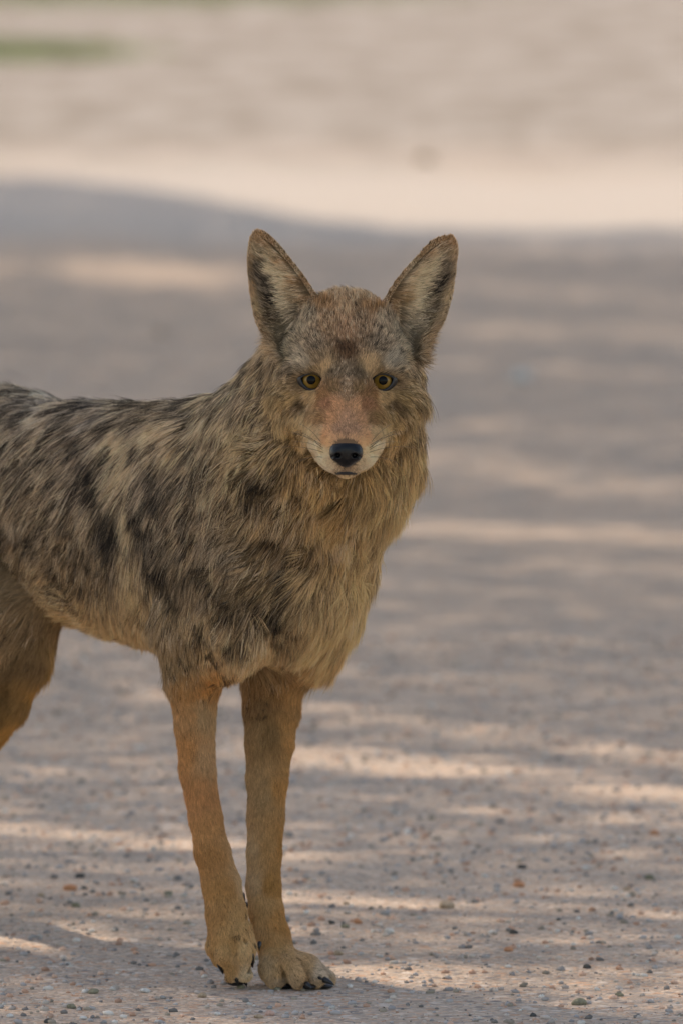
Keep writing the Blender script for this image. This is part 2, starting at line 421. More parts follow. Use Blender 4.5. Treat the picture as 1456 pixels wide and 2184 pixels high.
# ears: profile u, low side, high side (m), measured from the base-tip axis along +x
EP = []
def ear_prof(base, tip, outer, inner):
    b, t = np.array(base, float), np.array(tip, float); ax = t-b; L = np.linalg.norm(ax); ax /= L; sd = np.array([-ax[1], ax[0]])
    if sd[0] < 0: sd = -sd
    def line(pts):
        q = sorted((((np.array(p)-b)@ax)/L, ((np.array(p)-b)@sd)) for p in pts); return q
    lo, hi = (line(outer), line(inner)) if outer[0][0] < inner[0][0] else (line(inner), line(outer))
    us = np.linspace(0, 1, 24)
    return [(u, np.interp(u, [q[0] for q in lo], [q[1] for q in lo])*MPX, np.interp(u, [q[0] for q in hi], [q[1] for q in hi])*MPX) for u in us]
MPX = 9.8/FPX
EARS = []
for (b, t, outer, inner, g, ny) in (
    ((618, 768), (545, 489), [(600, 768), (583, 745), (560, 715), (546, 690), (535, 640), (529, 590), (528, 550), (530, 515), (537, 493), (547, 488)],
     [(700, 668), (690, 655), (678, 625), (662, 600), (640, 570), (615, 540), (590, 510), (570, 494), (552, 488)], 'earr', 1),
    ((880, 762), (963, 500), [(896, 762), (912, 735), (930, 712), (948, 685), (958, 655), (966, 620), (973, 570), (976, 535), (974, 512), (965, 500)],
     [(795, 668), (808, 650), (820, 625), (838, 597), (862, 568), (890, 538), (915, 512), (935, 502), (957, 499)], 'earl', -1)):
    bp, tp = P(*b, HY-.020), P(*t, HY+.026)
    ax = (tp-bp)/np.linalg.norm(tp-bp)
    sd = np.array([1., .12*ny, 0]); sd -= ax*(sd@ax); sd /= np.linalg.norm(sd)
    nm = np.cross(ax, sd); nm = nm if nm[1] < 0 else -nm
    EARS.append((g, bp, tp, sd, nm))
    B.ear(bp, tp, sd, nm, ear_prof(b, t, outer, inner), .024, .0026, .010, g)

def ax3(parts):
    o = []
    for a, b, h in parts: o.append(np.linspace(a, b, max(2, int(round((b-a)/h))), endpoint=False))
    return np.concatenate(o)
xs = ax3([(-.80, -.15, .0055), (-.15, .14, .0021), (.14, .20, .005)])
ys = ax3([(-.40, .06, .0021), (.06, .85, .0055)])
zs = ax3([(-.02, .09, .0021), (.09, .54, .0042), (.54, .78, .0021)])
D = B.grid(xs, ys, zs)
V, F = surface_nets(D, xs, ys, zs); del D
V = smooth_mesh(V, F, 2, .4)
em = np.isin((lambda gd: np.array(list(gd))[np.stack(list(gd.values()), 1).argmin(1)])(B.group_dist(V)), ['earr', 'earl'])
Vs_ = smooth_mesh(V, F, 7, .5); V[em] = Vs_[em]
N = vnormals(V, F)
print('BODY', len(V), len(F), V.min(0), V.max(0))

# ------------------------------------------------------------------ coat colour and flow maps
def idw(q, ctrl, vals, pw=3.2, anis=1.0):
    """smooth blend of values given at control points (picture coordinates of the posed animal)"""
    ctrl = np.asarray(ctrl, float); vals = np.asarray(vals, float)
    out = np.zeros((len(q), vals.shape[1]))
    for s in range(0, len(q), 60000):
        d = ((q[s:s+60000, None, :]-ctrl[None])**2).sum(-1)+30.
        w_ = d**(-pw/2); out[s:s+60000] = (w_@vals)/w_.sum(1)[:, None]
    return out
# px, py, flow x, flow y (picture, y down), length mm, lift
FLOW = [
 (0, 860, -1, .10, 42, .20), (100, 850, -1, .10, 42, .20), (220, 850, -1, .15, 44, .22), (320, 880, -1, .30, 46, .22), (420, 860, -1, .30, 48, .30), (480, 850, -.8, .5, 48, .40),
 (0, 1000, -1, .45, 42, .16), (120, 1000, -1, .45, 42, .16), (240, 1000, -.9, .55, 46, .20), (350, 980, -.85, .6, 50, .25),
 (0, 1130, -1, .6, 38, .15), (150, 1130, -.9, .5, 40, .15), (290, 1120, -.75, .65, 46, .22), (380, 1130, -.65, .75, 44, .22),
 (0, 1270, -.9, .5, 40, .2), (150, 1280, -.85, .6, 42, .2), (290, 1280, -.65, .75, 42, .2), (60, 1340, -.7, .7, 34, .15), (230, 1370, -.7, .7, 40, .25), (330, 1390, -.3, 1, 34, .2),
 (450, 980, -.75, .65, 50, .25), (450, 1080, -.75, .65, 44, .22), (470, 1180, -.6, .8, 40, .22), (430, 1280, -.4, .9, 36, .20), (400, 1360, -.15, 1, 26, .15), (430, 1400, -.2, 1, 18, .1),
 (520, 900, -.9, .5, 50, .35), (560, 1000, -.85, .6, 48, .34), (540, 1100, -.9, .5, 46, .30), (560, 1200, -.75, .65, 46, .30), (520, 1300, -.35, .95, 42, .22), (560, 1380, -.1, 1, 38, .2),
 (620, 1050, -.65, .75, 46, .34), (640, 1150, -.6, .8, 46, .34), (640, 1250, -.35, .95, 44, .32), (640, 1350, .1, 1, 46, .25), (600, 1410, 0, 1, 30, .15), 
 (738, 1060, 0, 1, 46, .30), (738, 1150, -.05, 1, 50, .30), (740, 1260, -.1, 1, 48, .3), (700, 1350, -.1, 1, 44, .25), (800, 1150, .1, 1, 48, .35), (830, 1050, .4, .9, 44, .42), (880, 970, .7, .6, 46, .5),
 (560, 780, -.85, .5, 34, .40), (560, 850, -.9, .4, 40, .42), (600, 900, -.85, .5, 36, .36), (640, 980, -.7, .7, 38, .34), (690, 1040, -.2, 1, 36, .25),
 (905, 780, .9, .35, 28, .45), (915, 850, .85, .5, 42, .5), (880, 900, .7, .65, 40, .4), (840, 980, .5, .85, 42, .35), (790, 1030, .3, .95, 36, .3),
 # head
 (739, 615, 0, -1, 14, .6), (700, 630, -.1, -1, 14, .6), (780, 630, .1, -1, 14, .6), (739, 680, 0, -1, 12, .3), (670, 690, -.4, -.9, 13, .3), (810, 690, .4, -.9, 13, .3),
 (739, 750, 0, -1, 8, .22), (610, 740, -.8, -.5, 16, .3), (870, 740, .8, -.5, 16, .3), (650, 760, -.7, -.7, 11, .25), (830, 760, .7, -.7, 11, .25),
 (739, 800, 0, -1, 6, .18), (700, 790, -.2, -1, 7, .2), (780, 790, .2, -1, 7, .2), (665, 785, -.6, -.7, 6, .2), (815, 785, .6, -.7, 6, .2), (620, 810, -.95, .1, 11, .25), (860, 810, .95, .1, 11, .25),
 (590, 830, -.9, .4, 24, .3), (890, 830, .9, .4, 24, .35), (660, 850, -.9, .35, 8, .2), (820, 850, .9, .35, 8, .2), (620, 880, -.8, .55, 24, .25), (860, 880, .8, .55, 24, .3),
 (739, 860, 0, -1, 4.0, .15), (710, 860, -.5, -.6, 4.5, .15), (768, 860, .5, -.6, 4.5, .15), (739, 920, 0, -1, 2.8, .15), (700, 910, -.6, -.4, 4, .15), (778, 910, .6, -.4, 4, .15),
 (670, 920, -.7, .4, 10, .2), (808, 920, .7, .4, 10, .2), (690, 960, -.8, .2, 4, .15), (788, 960, .8, .2, 4, .15), (700, 990, -.6, .6, 4.5, .15), (776, 990, .6, .6, 4.5, .15),
 (738, 1005, 0, 1, 3.5, .12), (738, 1020, 0, 1, 3.5, .1), (738, 960, 0, -1, 2.0, .1), (665, 960, -.6, .8, 22, .2), (812, 960, .6, .8, 22, .2),
 # legs
 (400, 1440, 0, 1, 17, .16), (440, 1440, 0, 1, 17, .16), (400, 1510, 0, 1, 9, .12), (420, 1600, .05, 1, 8, .12), (440, 1750, .15, 1, 7.5, .12), (470, 1880, .2, 1, 6.5, .12), (490, 1980, .1, 1, 5.5, .10), (490, 2060, .1, 1, 3.8, .09),
 (580, 1455, 0, 1, 20, .16), (580, 1510, 0, 1, 10, .12), (575, 1560, -.05, 1, 8, .1), (570, 1700, -.05, 1, 8, .12), (563, 1850, 0, 1, 6.5, .1), (575, 1980, .1, 1, 8, .12), (590, 2080, .2, 1, 3.8, .09), (660, 2070, .7, .7, 3.8, .09),
 (60, 1400, -.4, .9, 16, .12), (0, 1480, -.5, .9, 12, .12), (-80, 1700, -.3, 1, 8, .1), (-100, 1950, .1, 1, 7, .1), (-200, 1300, -.5, .9, 50, .3), (-300, 1600, -.2, 1, 45, .3),
 (-60, 1000, -1, .4, 40, .2), (-60, 1200, -.8, .7, 36, .2),
]
# px, py, colour (sRGB as in the photograph), share of black tips, contrast of banding
COL = [
 # back and flank
 (0, 850, (118, 112, 106), .55, 1.), (120, 855, (116, 110, 104), .55, 1.), (230, 860, (96, 92, 90), .6, 1.), (330, 880, (116, 102, 84), .5, 1.), (430, 862, (90, 84, 76), .6, .9),
 (0, 940, (112, 98, 80), .5, 1.), (120, 940, (112, 98, 80), .5, 1.), (220, 930, (92, 80, 68), .6, 1.), (300, 940, (142, 124, 98), .3, 1.), (380, 920, (138, 120, 94), .35, 1.),
 (0, 1020, (100, 85, 66), .5, 1.), (100, 1020, (98, 83, 64), .5, 1.), (200, 1010, (88, 74, 60), .55, 1.), (262, 1000, (140, 122, 96), .25, .9), (320, 1020, (112, 98, 78), .4, 1.), (360, 1010, (70, 62, 54), .6, .8),
 (30, 1100, (74, 62, 50), .6, .8), (110, 1110, (92, 77, 58), .5, .9), (190, 1100, (96, 80, 60), .45, .9), (258, 1100, (58, 50, 42), .6, .6), (290, 1090, (152, 136, 108), .1, .5), (330, 1100, (72, 64, 56), .5, .8), (360, 1110, (96, 84, 68), .4, .8),
 (40, 1180, (98, 80, 56), .35, .8), (150, 1180, (96, 78, 56), .4, .8), (240, 1180, (76, 62, 46), .5, .7), (290, 1170, (140, 122, 94), .1, .5), (345, 1180, (66, 56, 44), .5, .7), (375, 1230, (72, 60, 46), .4, .7),
 (40, 1250, (126, 102, 72), .15, .6), (150, 1250, (122, 100, 70), .2, .6), (250, 1250, (126, 104, 74), .15, .6), (310, 1260, (132, 112, 82), .1, .5),
 (60, 1320, (124, 98, 66), .1, .4), (180, 1330, (138, 108, 72), .05, .4), (270, 1340, (136, 110, 76), .05, .4), (340, 1340, (120, 98, 70), .1, .5), (250, 1400, (140, 108, 70), 0, .3), (340, 1410, (134, 104, 70), 0, .4),
 # shoulder
 (430, 920, (120, 104, 80), .45, 1.), (480, 880, (112, 98, 76), .45, 1.), (420, 990, (84, 74, 60), .5, .9), (480, 980, (124, 108, 82), .4, 1.), (420, 1060, (88, 74, 58), .45, .9), (480, 1060, (84, 70, 54), .45, .9),
 (430, 1140, (96, 80, 60), .4, .9), (490, 1140, (92, 76, 56), .4, .9), (430, 1220, (92, 78, 60), .35, .8), (480, 1240, (104, 86, 62), .3, .8), (430, 1300, (110, 92, 66), .25, .8), (390, 1330, (92, 76, 56), .3, .8), (470, 1330, (122, 102, 72), .2, .8),
 (380, 1390, (98, 82, 60), .2, .7), (430, 1385, (122, 98, 66), .2, .6), (500, 1370, (132, 108, 76), .15, .6),
 # neck and breast
 (520, 820, (108, 98, 80), .4, .9), (560, 880, (128, 112, 84), .3, .9), (540, 940, (134, 116, 84), .3, .9), (560, 1000, (122, 102, 72), .3, .9), (590, 960, (138, 118, 84), .2, .8), (580, 1010, (72, 56, 40), .5, .6),
 (540, 1060, (104, 88, 62), .35, .9), (600, 1060, (108, 88, 60), .3, .9), (550, 1120, (70, 58, 42), .5, .7), (600, 1130, (88, 70, 48), .4, .8), (560, 1180, (98, 80, 56), .35, .8), (620, 1190, (96, 78, 54), .3, .8), (670, 1130, (88, 70, 46), .35, .8),
 (540, 1260, (74, 60, 42), .45, .7), (600, 1280, (60, 48, 34), .5, .6), (570, 1320, (104, 86, 60), .3, .7), (640, 1260, (120, 100, 70), .2, .7), (660, 1200, (118, 98, 68), .2, .7), (700, 1200, (134, 112, 78), .1, .6),
 (560, 1390, (148, 122, 88), .05, .5), (620, 1380, (142, 116, 82), .05, .5), (680, 1350, (146, 120, 82), .05, .5), (740, 1280, (144, 120, 82), .05, .5), (640, 1430, (132, 98, 58), 0, .3),
 (640, 1000, (118, 94, 60), .2, .7), (690, 1060, (124, 98, 62), .1, .6), (738, 1070, (122, 94, 56), .1, .6), (738, 1130, (128, 104, 68), .12, .6), (760, 1200, (138, 114, 78), .08, .5), (800, 1060, (138, 114, 76), .05, .5), (850, 1000, (142, 120, 82), .05, .5), (800, 1160, (138, 116, 82), .05, .5),
 (880, 940, (138, 114, 76), .08, .5), (840, 1090, (134, 116, 86), .05, .5), (905, 900, (122, 104, 76), .2, .7), (770, 1010, (128, 104, 66), .05, .5), (680, 1010, (120, 96, 60), .1, .5),
 'H',
 (692, 652, (116, 84, 54), .1, .5), (794, 662, (116, 84, 54), .1, .5), (739, 612, (120, 100, 76), .35, .8), (690, 640, (124, 102, 76), .3, .8), (790, 640, (128, 104, 76), .3, .8), (739, 660, (136, 108, 80), .2, .8), (739, 710, (126, 96, 72), .2, .8), (705, 700, (118, 92, 68), .2, .7), (775, 700, (116, 92, 70), .2, .7), (738, 752, (84, 58, 40), .4, .4),
 (660, 690, (116, 102, 84), .25, 1.), (820, 690, (116, 102, 85), .25, 1.), (620, 710, (120, 108, 88), .25, .9), (860, 710, (120, 110, 92), .25, .9), (670, 740, (98, 86, 72), .35, .9), (810, 740, (100, 88, 74), .35, .9),
 (600, 760, (120, 110, 88), .3, .9), (880, 760, (120, 112, 94), .3, .9), (625, 785, (92, 84, 72), .3, .8), (855, 785, (96, 90, 78), .3, .8),
 (648, 770, (124, 116, 102), .1, .4), (833, 772, (124, 118, 106), .1, .4), (680, 770, (104, 88, 68), .1, .4), (690, 783, (150, 126, 92), 0, .3), (788, 785, (152, 128, 94), 0, .3), (680, 792, (116, 98, 72), 0, .3), (799, 794, (116, 98, 72), 0, .3),
 (739, 790, (98, 84, 68), .2, .7), (739, 820, (110, 90, 70), .15, .6), (712, 800, (84, 70, 54), .2, .5), (766, 800, (84, 70, 54), .2, .5), (712, 825, (104, 78, 52), .1, .4), (766, 825, (100, 76, 50), .1, .4), (739, 845, (116, 90, 70), .1, .5),
 (695, 840, (108, 74, 48), 0, .3), (783, 840, (106, 72, 46), 0, .3), (698, 865, (116, 76, 56), 0, .3), (782, 865, (112, 72, 50), 0, .3), (720, 865, (150, 108, 80), 0, .3), (758, 865, (148, 108, 80), 0, .3),
 (739, 890, (142, 106, 84), 0, .3), (706, 895, (146, 104, 76), 0, .3), (772, 895, (146, 106, 80), 0, .3), (690, 895, (106, 76, 52), 0, .3), (788, 895, (104, 76, 52), 0, .3), (739, 920, (128, 96, 78), 0, .3), (720, 918, (124, 92, 74), 0, .3), (758, 918, (124, 92, 74), 0, .3), (700, 925, (150, 110, 82), 0, .3), (778, 925, (154, 114, 86), 0, .3),
 (640, 815, (96, 80, 60), .1, .5), (840, 815, (98, 82, 62), .1, .5), (665, 845, (138, 114, 84), .05, .4), (815, 845, (134, 112, 82), .05, .4), (645, 860, (72, 56, 40), .2, .4), (835, 862, (74, 58, 42), .2, .4), (630, 845, (120, 98, 68), .1, .5), (850, 845, (112, 94, 66), .1, .5),
 (610, 830, (112, 96, 70), .2, .8), (870, 830, (116, 100, 74), .2, .8), (600, 880, (132, 114, 86), .15, .8), (880, 870, (124, 106, 78), .2, .8), (650, 885, (140, 124, 98), .05, .5), (825, 885, (120, 100, 70), .1, .5), (670, 880, (116, 94, 70), .05, .4), (805, 885, (108, 84, 56), .05, .4),
 (635, 920, (122, 98, 64), .15, .7), (850, 920, (130, 106, 70), .1, .7), (662, 915, (150, 138, 116), 0, .3), (818, 915, (146, 132, 106), 0, .3), (676, 945, (184, 172, 158), 0, .3), (802, 945, (184, 172, 156), 0, .3), (678, 925, (150, 134, 112), 0, .3), (798, 925, (146, 128, 102), 0, .3),
 (692, 955, (180, 164, 142), 0, .2), (786, 955, (180, 162, 138), 0, .2), (700, 940, (184, 142, 108), 0, .2), (776, 940, (190, 146, 110), 0, .2), (722, 934, (158, 122, 96), 0, .2), (754, 934, (158, 122, 96), 0, .2), (690, 980, (190, 180, 168), 0, .2), (790, 980, (184, 174, 160), 0, .2),
 (705, 1000, (160, 152, 144), 0, .2), (770, 1000, (156, 148, 138), 0, .2), (738, 1003, (112, 98, 90), 0, .2), (715, 1008, (140, 126, 114), 0, .2), (760, 1008, (140, 126, 114), 0, .2), (738, 1019, (172, 156, 132), 0, .2), (738, 1040, (112, 88, 56), 0, .4), (700, 1022, (118, 94, 60), .05, .5), (776, 1022, (122, 98, 64), .05, .5), (644, 948, (118, 96, 62), .1, .6), (834, 948, (124, 102, 66), .1, .6), (664, 985, (116, 92, 60), .1, .6), (814, 985, (122, 98, 64), .1, .6),
 'L',
 (390, 1440, (142, 98, 52), .05, .4), (450, 1440, (150, 100, 50), .03, .4), (400, 1520, (152, 110, 66), .03, .3), (440, 1520, (140, 112, 76), 0, .3), (395, 1600, (156, 106, 58), 0, .3), (440, 1600, (152, 118, 80), 0, .3), (425, 1700, (156, 106, 62), 0, .3), (445, 1760, (154, 108, 62), 0, .3),
 (440, 1830, (146, 100, 54), 0, .3), (470, 1900, (146, 102, 54), 0, .3), (460, 1960, (144, 102, 56), 0, .3), (515, 1960, (150, 114, 68), .05, .3), (490, 2010, (152, 114, 66), .08, .3), (530, 2020, (168, 136, 90), .05, .3), (490, 2070, (150, 112, 66), .08, .3), (520, 2085, (170, 150, 118), .1, .3),
 (545, 1450, (136, 98, 58), .1, .4), (560, 1480, (116, 86, 54), .1, .3), (600, 1450, (128, 88, 46), .1, .4), (630, 1450, (150, 108, 60), 0, .3), (540, 1560, (132, 102, 64), 0, .3), (575, 1560, (112, 84, 50), 0, .3), (615, 1560, (146, 104, 56), 0, .3), (535, 1680, (140, 112, 74), 0, .3), (560, 1680, (138, 110, 72), 0, .3), (600, 1680, (148, 104, 54), 0, .3),
 (535, 1800, (150, 124, 88), 0, .3), (570, 1800, (146, 108, 62), 0, .3), (598, 1800, (140, 94, 44), 0, .3), (535, 1880, (154, 128, 92), 0, .3), (580, 1880, (140, 96, 46), 0, .3), (555, 1930, (152, 116, 70), 0, .3), (600, 1960, (146, 100, 50), 0, .3), (580, 2010, (150, 112, 66), 0, .3), (560, 2060, (146, 120, 86), .08, .3), (600, 2070, (152, 118, 76), .08, .3), (650, 2065, (154, 122, 84), .08, .3), (690, 2070, (156, 142, 124), .1, .3), (600, 2098, (142, 120, 94), .05, .3), (690, 2100, (150, 124, 92), .05, .3),
 # near hind leg
 (0, 1380, (150, 118, 80), 0, .3), (30, 1400, (96, 72, 44), .05, .3), (80, 1400, (110, 84, 54), 0, .3), (115, 1400, (146, 112, 62), 0, .3), (10, 1470, (92, 66, 36), 0, .3), (60, 1480, (122, 90, 50), 0, .3), (90, 1480, (158, 112, 52), 0, .3), (0, 1540, (110, 78, 40), 0, .3), (30, 1560, (156, 112, 54), 0, .3), (-60, 1700, (146, 104, 56), 0, .3), (-100, 1950, (150, 112, 66), 0, .3), (-20, 1300, (128, 106, 76), .1, .4),
 (-150, 1000, (110, 92, 68), .5, .9), (-250, 1250, (130, 104, 70), .4, .8), (-300, 1500, (110, 84, 54), .5, .8), (-315, 1640, (30, 26, 24), 1, .3),
]
SAT = .66
FLOW += [(680, 972, -.9, .1, 4, .15), (796, 972, .9, .1, 4, .15), (672, 940, -.9, -.05, 6, .15), (806, 940, .9, -.05, 6, .15), (655, 915, -.9, .15, 9, .18), (822, 915, .9, .15, 9, .18),
 (642, 888, -.85, .5, 16, .25), (836, 888, .85, .5, 16, .25), (690, 1000, -.8, .4, 5, .15), (786, 1000, .8, .4, 5, .15), (730, 1034, 0, 1, 9, .15)]
def hp(f): return (600 <= f[0] <= 878 and 600 <= f[1] <= 1030 and f[4] <= 16)
FL_H = [f for f in FLOW if hp(f)]+[(590, 830, -.9, .4, 30, .5), (890, 830, .9, .35, 36, .65), (605, 890, -.8, .55, 34, .4), (875, 890, .8, .55, 34, .4), (640, 930, -.6, .8, 26, .35), (840, 930, .6, .8, 26, .35), (600, 780, -.85, .3, 18, .3), (882, 780, .85, .3, 18, .3)]
FL_T = [f for f in FLOW if not hp(f) or f[1] > 1030]
i_, j_ = COL.index('H'), COL.index('L')
NECK = [c for c in COL[:i_] if c[0] > 480 and c[1] < 1100]
def cset(L): return [c[:2] for c in L], [(*srgb(c[2]), c[3], c[4]) for c in L]
CS_T, CS_H = cset(COL[:i_]+COL[j_+1:]), cset(COL[i_+1:j_]+NECK)
BANDS = [ # polyline in picture coordinates, half width, brightness change
 ([(345, 930), (330, 1000), (320, 1060), (345, 1130), (362, 1200), (385, 1270)], 15, -1.25),
 ([(215, 960), (240, 1030), (258, 1080), (262, 1180)], 13, -1.0), ([(290, 900), (300, 960), (290, 1020), (284, 1090), (272, 1160), (300, 1240)], 13, .75),
 ([(0, 1060), (50, 1110), (90, 1130)], 20, -.9), ([(560, 985), (590, 1000), (605, 1020)], 10, -1.2), 
 ([(500, 1255), (550, 1285), (600, 1292), (625, 1240), (648, 1160)], 14, -1.2), 
 ([(0, 838), (200, 845), (300, 862), (430, 856)], 10, -.6), ([(120, 900), (210, 900)], 8, -.6), ([(30, 930), (120, 950)], 7, -.5), ([(480, 930), (440, 980)], 9, -.6), ([(520, 900), (500, 980)], 10, .5), ([(400, 930), (370, 990)], 9, .5),
 ([(60, 880), (170, 890)], 7, .5), ([(0, 980), (90, 990)], 7, .35), ([(500, 1140), (470, 1200)], 12, .35), ([(700, 1100), (760, 1250), (680, 1380)], 45, .6), ([(850, 980), (800, 1150)], 30, .5), ([(60, 1290), (200, 1330), (330, 1340)], 28, .35), ([(560, 1390), (660, 1380)], 25, .35)]
def coat(pts, g, jit=9.):
    """colour, black-tip share and band contrast of the coat at skin points"""
    px, py = PROJ(pts)
    j = np.stack([fbm(pts, 60, 11, 2), fbm(pts, 60, 12, 2)], 1)
    hm = g == 'head'
    q = np.stack([px, py], 1)+j*jit*np.where(hm, .45, 1.15)[:, None]
    o = idw(q, *CS_T, 4.2)
    t_ = g == 'torso'
    lo_ = idw(np.stack([px, py], 1), *CS_T, 2.2)      # the broad lie of tone, without spots
    o[t_] = o[t_]*.35+.65*lo_[t_]
    o[t_, :3] *= (1+.40*np.clip((py[t_]-1200)/130, 0, 1)*(py[t_] < 1460)-.12*np.clip((930-py[t_])/80, 0, 1)*(px[t_] < 470))[:, None]
    for pl, wd, am in BANDS:
        dmin = np.full(len(q), 1e9); pl = np.array(pl, float)
        for a_, b_ in zip(pl[:-1], pl[1:]):
            ab = b_-a_; u = np.clip(((q-a_)@ab)/(ab@ab), 0, 1); dmin = np.minimum(dmin, ((q-a_-u[:, None]*ab)**2).sum(1))
        k_ = np.exp(-dmin/(wd*wd))*t_
        o[:, :3] *= np.exp(.58*am*k_)[:, None]; o[:, 3] = np.clip(o[:, 3]-am*.35*k_, 0, .8)
    lg = np.isin(g, ['legr', 'legl']); up = np.clip((1475-py-25*j[:, 0])/70, 0, 1)*.75*lg
    o[:, :3] = o[:, :3]*(1-up[:, None])+srgb((118, 96, 66))*up[:, None]
    if hm.any():
        o[hm] = idw(q[hm], *CS_H, 4.6)
        mz = hm & (py > 830); o[mz, :3] *= np.array([.97, .99, .92])
    return o
def ear_local(e, pts):
    g, bp, tp, sd, nm = e
    ax = tp-bp; L = np.linalg.norm(ax); ax = ax/L; x = pts-bp
    return x@ax/L, x@sd, x@nm
def ear_colour(pts, nrm, e):
    g = e[0]; px, py = PROJ(pts)
    if g == 'earr':
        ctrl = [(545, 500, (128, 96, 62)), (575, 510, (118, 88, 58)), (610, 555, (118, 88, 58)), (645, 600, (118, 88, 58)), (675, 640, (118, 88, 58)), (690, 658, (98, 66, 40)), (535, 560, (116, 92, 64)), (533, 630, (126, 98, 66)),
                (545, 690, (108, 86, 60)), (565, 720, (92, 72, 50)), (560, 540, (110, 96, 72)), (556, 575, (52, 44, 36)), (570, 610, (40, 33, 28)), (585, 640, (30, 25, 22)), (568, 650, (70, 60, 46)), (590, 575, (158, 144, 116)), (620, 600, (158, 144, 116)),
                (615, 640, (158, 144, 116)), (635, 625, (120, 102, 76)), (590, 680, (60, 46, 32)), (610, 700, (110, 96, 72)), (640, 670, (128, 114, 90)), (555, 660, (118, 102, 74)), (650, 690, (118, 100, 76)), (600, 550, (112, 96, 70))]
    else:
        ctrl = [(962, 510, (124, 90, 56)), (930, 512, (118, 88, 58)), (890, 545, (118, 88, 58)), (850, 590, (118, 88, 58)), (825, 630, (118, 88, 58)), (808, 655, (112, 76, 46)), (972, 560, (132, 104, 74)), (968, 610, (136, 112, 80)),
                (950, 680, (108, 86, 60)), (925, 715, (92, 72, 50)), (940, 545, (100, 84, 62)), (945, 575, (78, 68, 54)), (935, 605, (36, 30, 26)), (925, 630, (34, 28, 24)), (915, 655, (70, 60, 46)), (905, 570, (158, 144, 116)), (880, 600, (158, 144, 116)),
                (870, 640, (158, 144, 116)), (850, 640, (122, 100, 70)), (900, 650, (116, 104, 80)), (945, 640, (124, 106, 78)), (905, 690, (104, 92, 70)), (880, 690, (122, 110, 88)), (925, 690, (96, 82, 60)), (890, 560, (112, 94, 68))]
    c = idw(np.stack([px, py], 1)+np.stack([fbm(pts, 120, 3, 2), fbm(pts, 120, 4, 2)], 1)*9, [c[:2] for c in ctrl], [srgb(c[2]) for c in ctrl], 4.)
    back = (nrm@e[4]) < -.1
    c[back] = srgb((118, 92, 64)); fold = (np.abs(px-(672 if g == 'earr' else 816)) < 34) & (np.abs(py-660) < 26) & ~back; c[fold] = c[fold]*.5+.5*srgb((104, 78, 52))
    return c, back

coyote = bpy.data.objects.new('coyote', None); C.objects.link(coyote)
tag(coyote, 'brown and grey coyote standing on the gravel road, head turned to face the viewer', 'coyote')
coyote.location = (-.10, 0, 0)
bpy.context.view_layer.update()
OFF = np.array([-.10, 0, 0])

# group of every body vertex
def groups(pts):
    gd = B.group_dist(pts); names = list(gd); M = np.stack([gd[n] for n in names], 1)
    return np.array(names)[M.argmin(1)], gd
vg, _ = groups(V)
vc = coat(V, vg)[:, :3]
for e in EARS:
    m = vg == e[0]
    if m.any():
        c_, bk = ear_colour(V[m], N[m], e); vc[m] = c_
sm, nt, bs = nmat('coyote_skin')
at = nt.nodes.new('ShaderNodeAttribute'); at.attribute_name = 'coat'
nt.links.new(at.outputs['Color'], bs.inputs['Base Color']); bs.inputs['Roughness'].default_value = .8; bs.inputs['Specular IOR Level'].default_value = .2
body = mesh_np('body', V-OFF, F, sm, coyote)
color_attr(body.data, 'coat', vc*(.55 if FUR else 1.))

# ------------------------------------------------------------------ fur
fm = bpy.data.materials.new('fur'); fm.use_nodes = True; nt = fm.node_tree
for n in list(nt.nodes): nt.nodes.remove(n)
out = nt.nodes.new('ShaderNodeOutputMaterial')
hb = nt.nodes.new('ShaderNodeBsdfHairPrincipled'); hb.model = 'CHIANG'; hb.parametrization = 'COLOR'
hb.inputs['Roughness'].default_value = .45; hb.inputs['Radial Roughness'].default_value = .7
hb.inputs['Coat'].default_value = 0.0
hb.inputs['Random Roughness'].default_value = .2
at = nt.nodes.new('ShaderNodeAttribute'); at.attribute_name = 'hair_color'
nt.links.new(at.outputs['Color'], hb.inputs['Color'])
df = nt.nodes.new('ShaderNodeBsdfDiffuse'); df.inputs['Roughness'].default_value = .6
mu = nt.nodes.new('ShaderNodeVectorMath'); mu.operation = 'SCALE'; mu.inputs['Scale'].default_value = 3.1; nt.links.new(at.outputs['Color'], mu.inputs[0])
mn = nt.nodes.new('ShaderNodeVectorMath'); mn.operation = 'MINIMUM'; mn.inputs[1].default_value = (.86, .84, .80); nt.links.new(mu.outputs[0], mn.inputs[0]); nt.links.new(mn.outputs[0], df.inputs['Color'])
ms = nt.nodes.new('ShaderNodeMixShader'); ms.inputs[0].default_value = .90; nt.links.new(hb.outputs[0], ms.inputs[1]); nt.links.new(df.outputs[0], ms.inputs[2]); nt.links.new(ms.outputs[0], out.inputs[0])

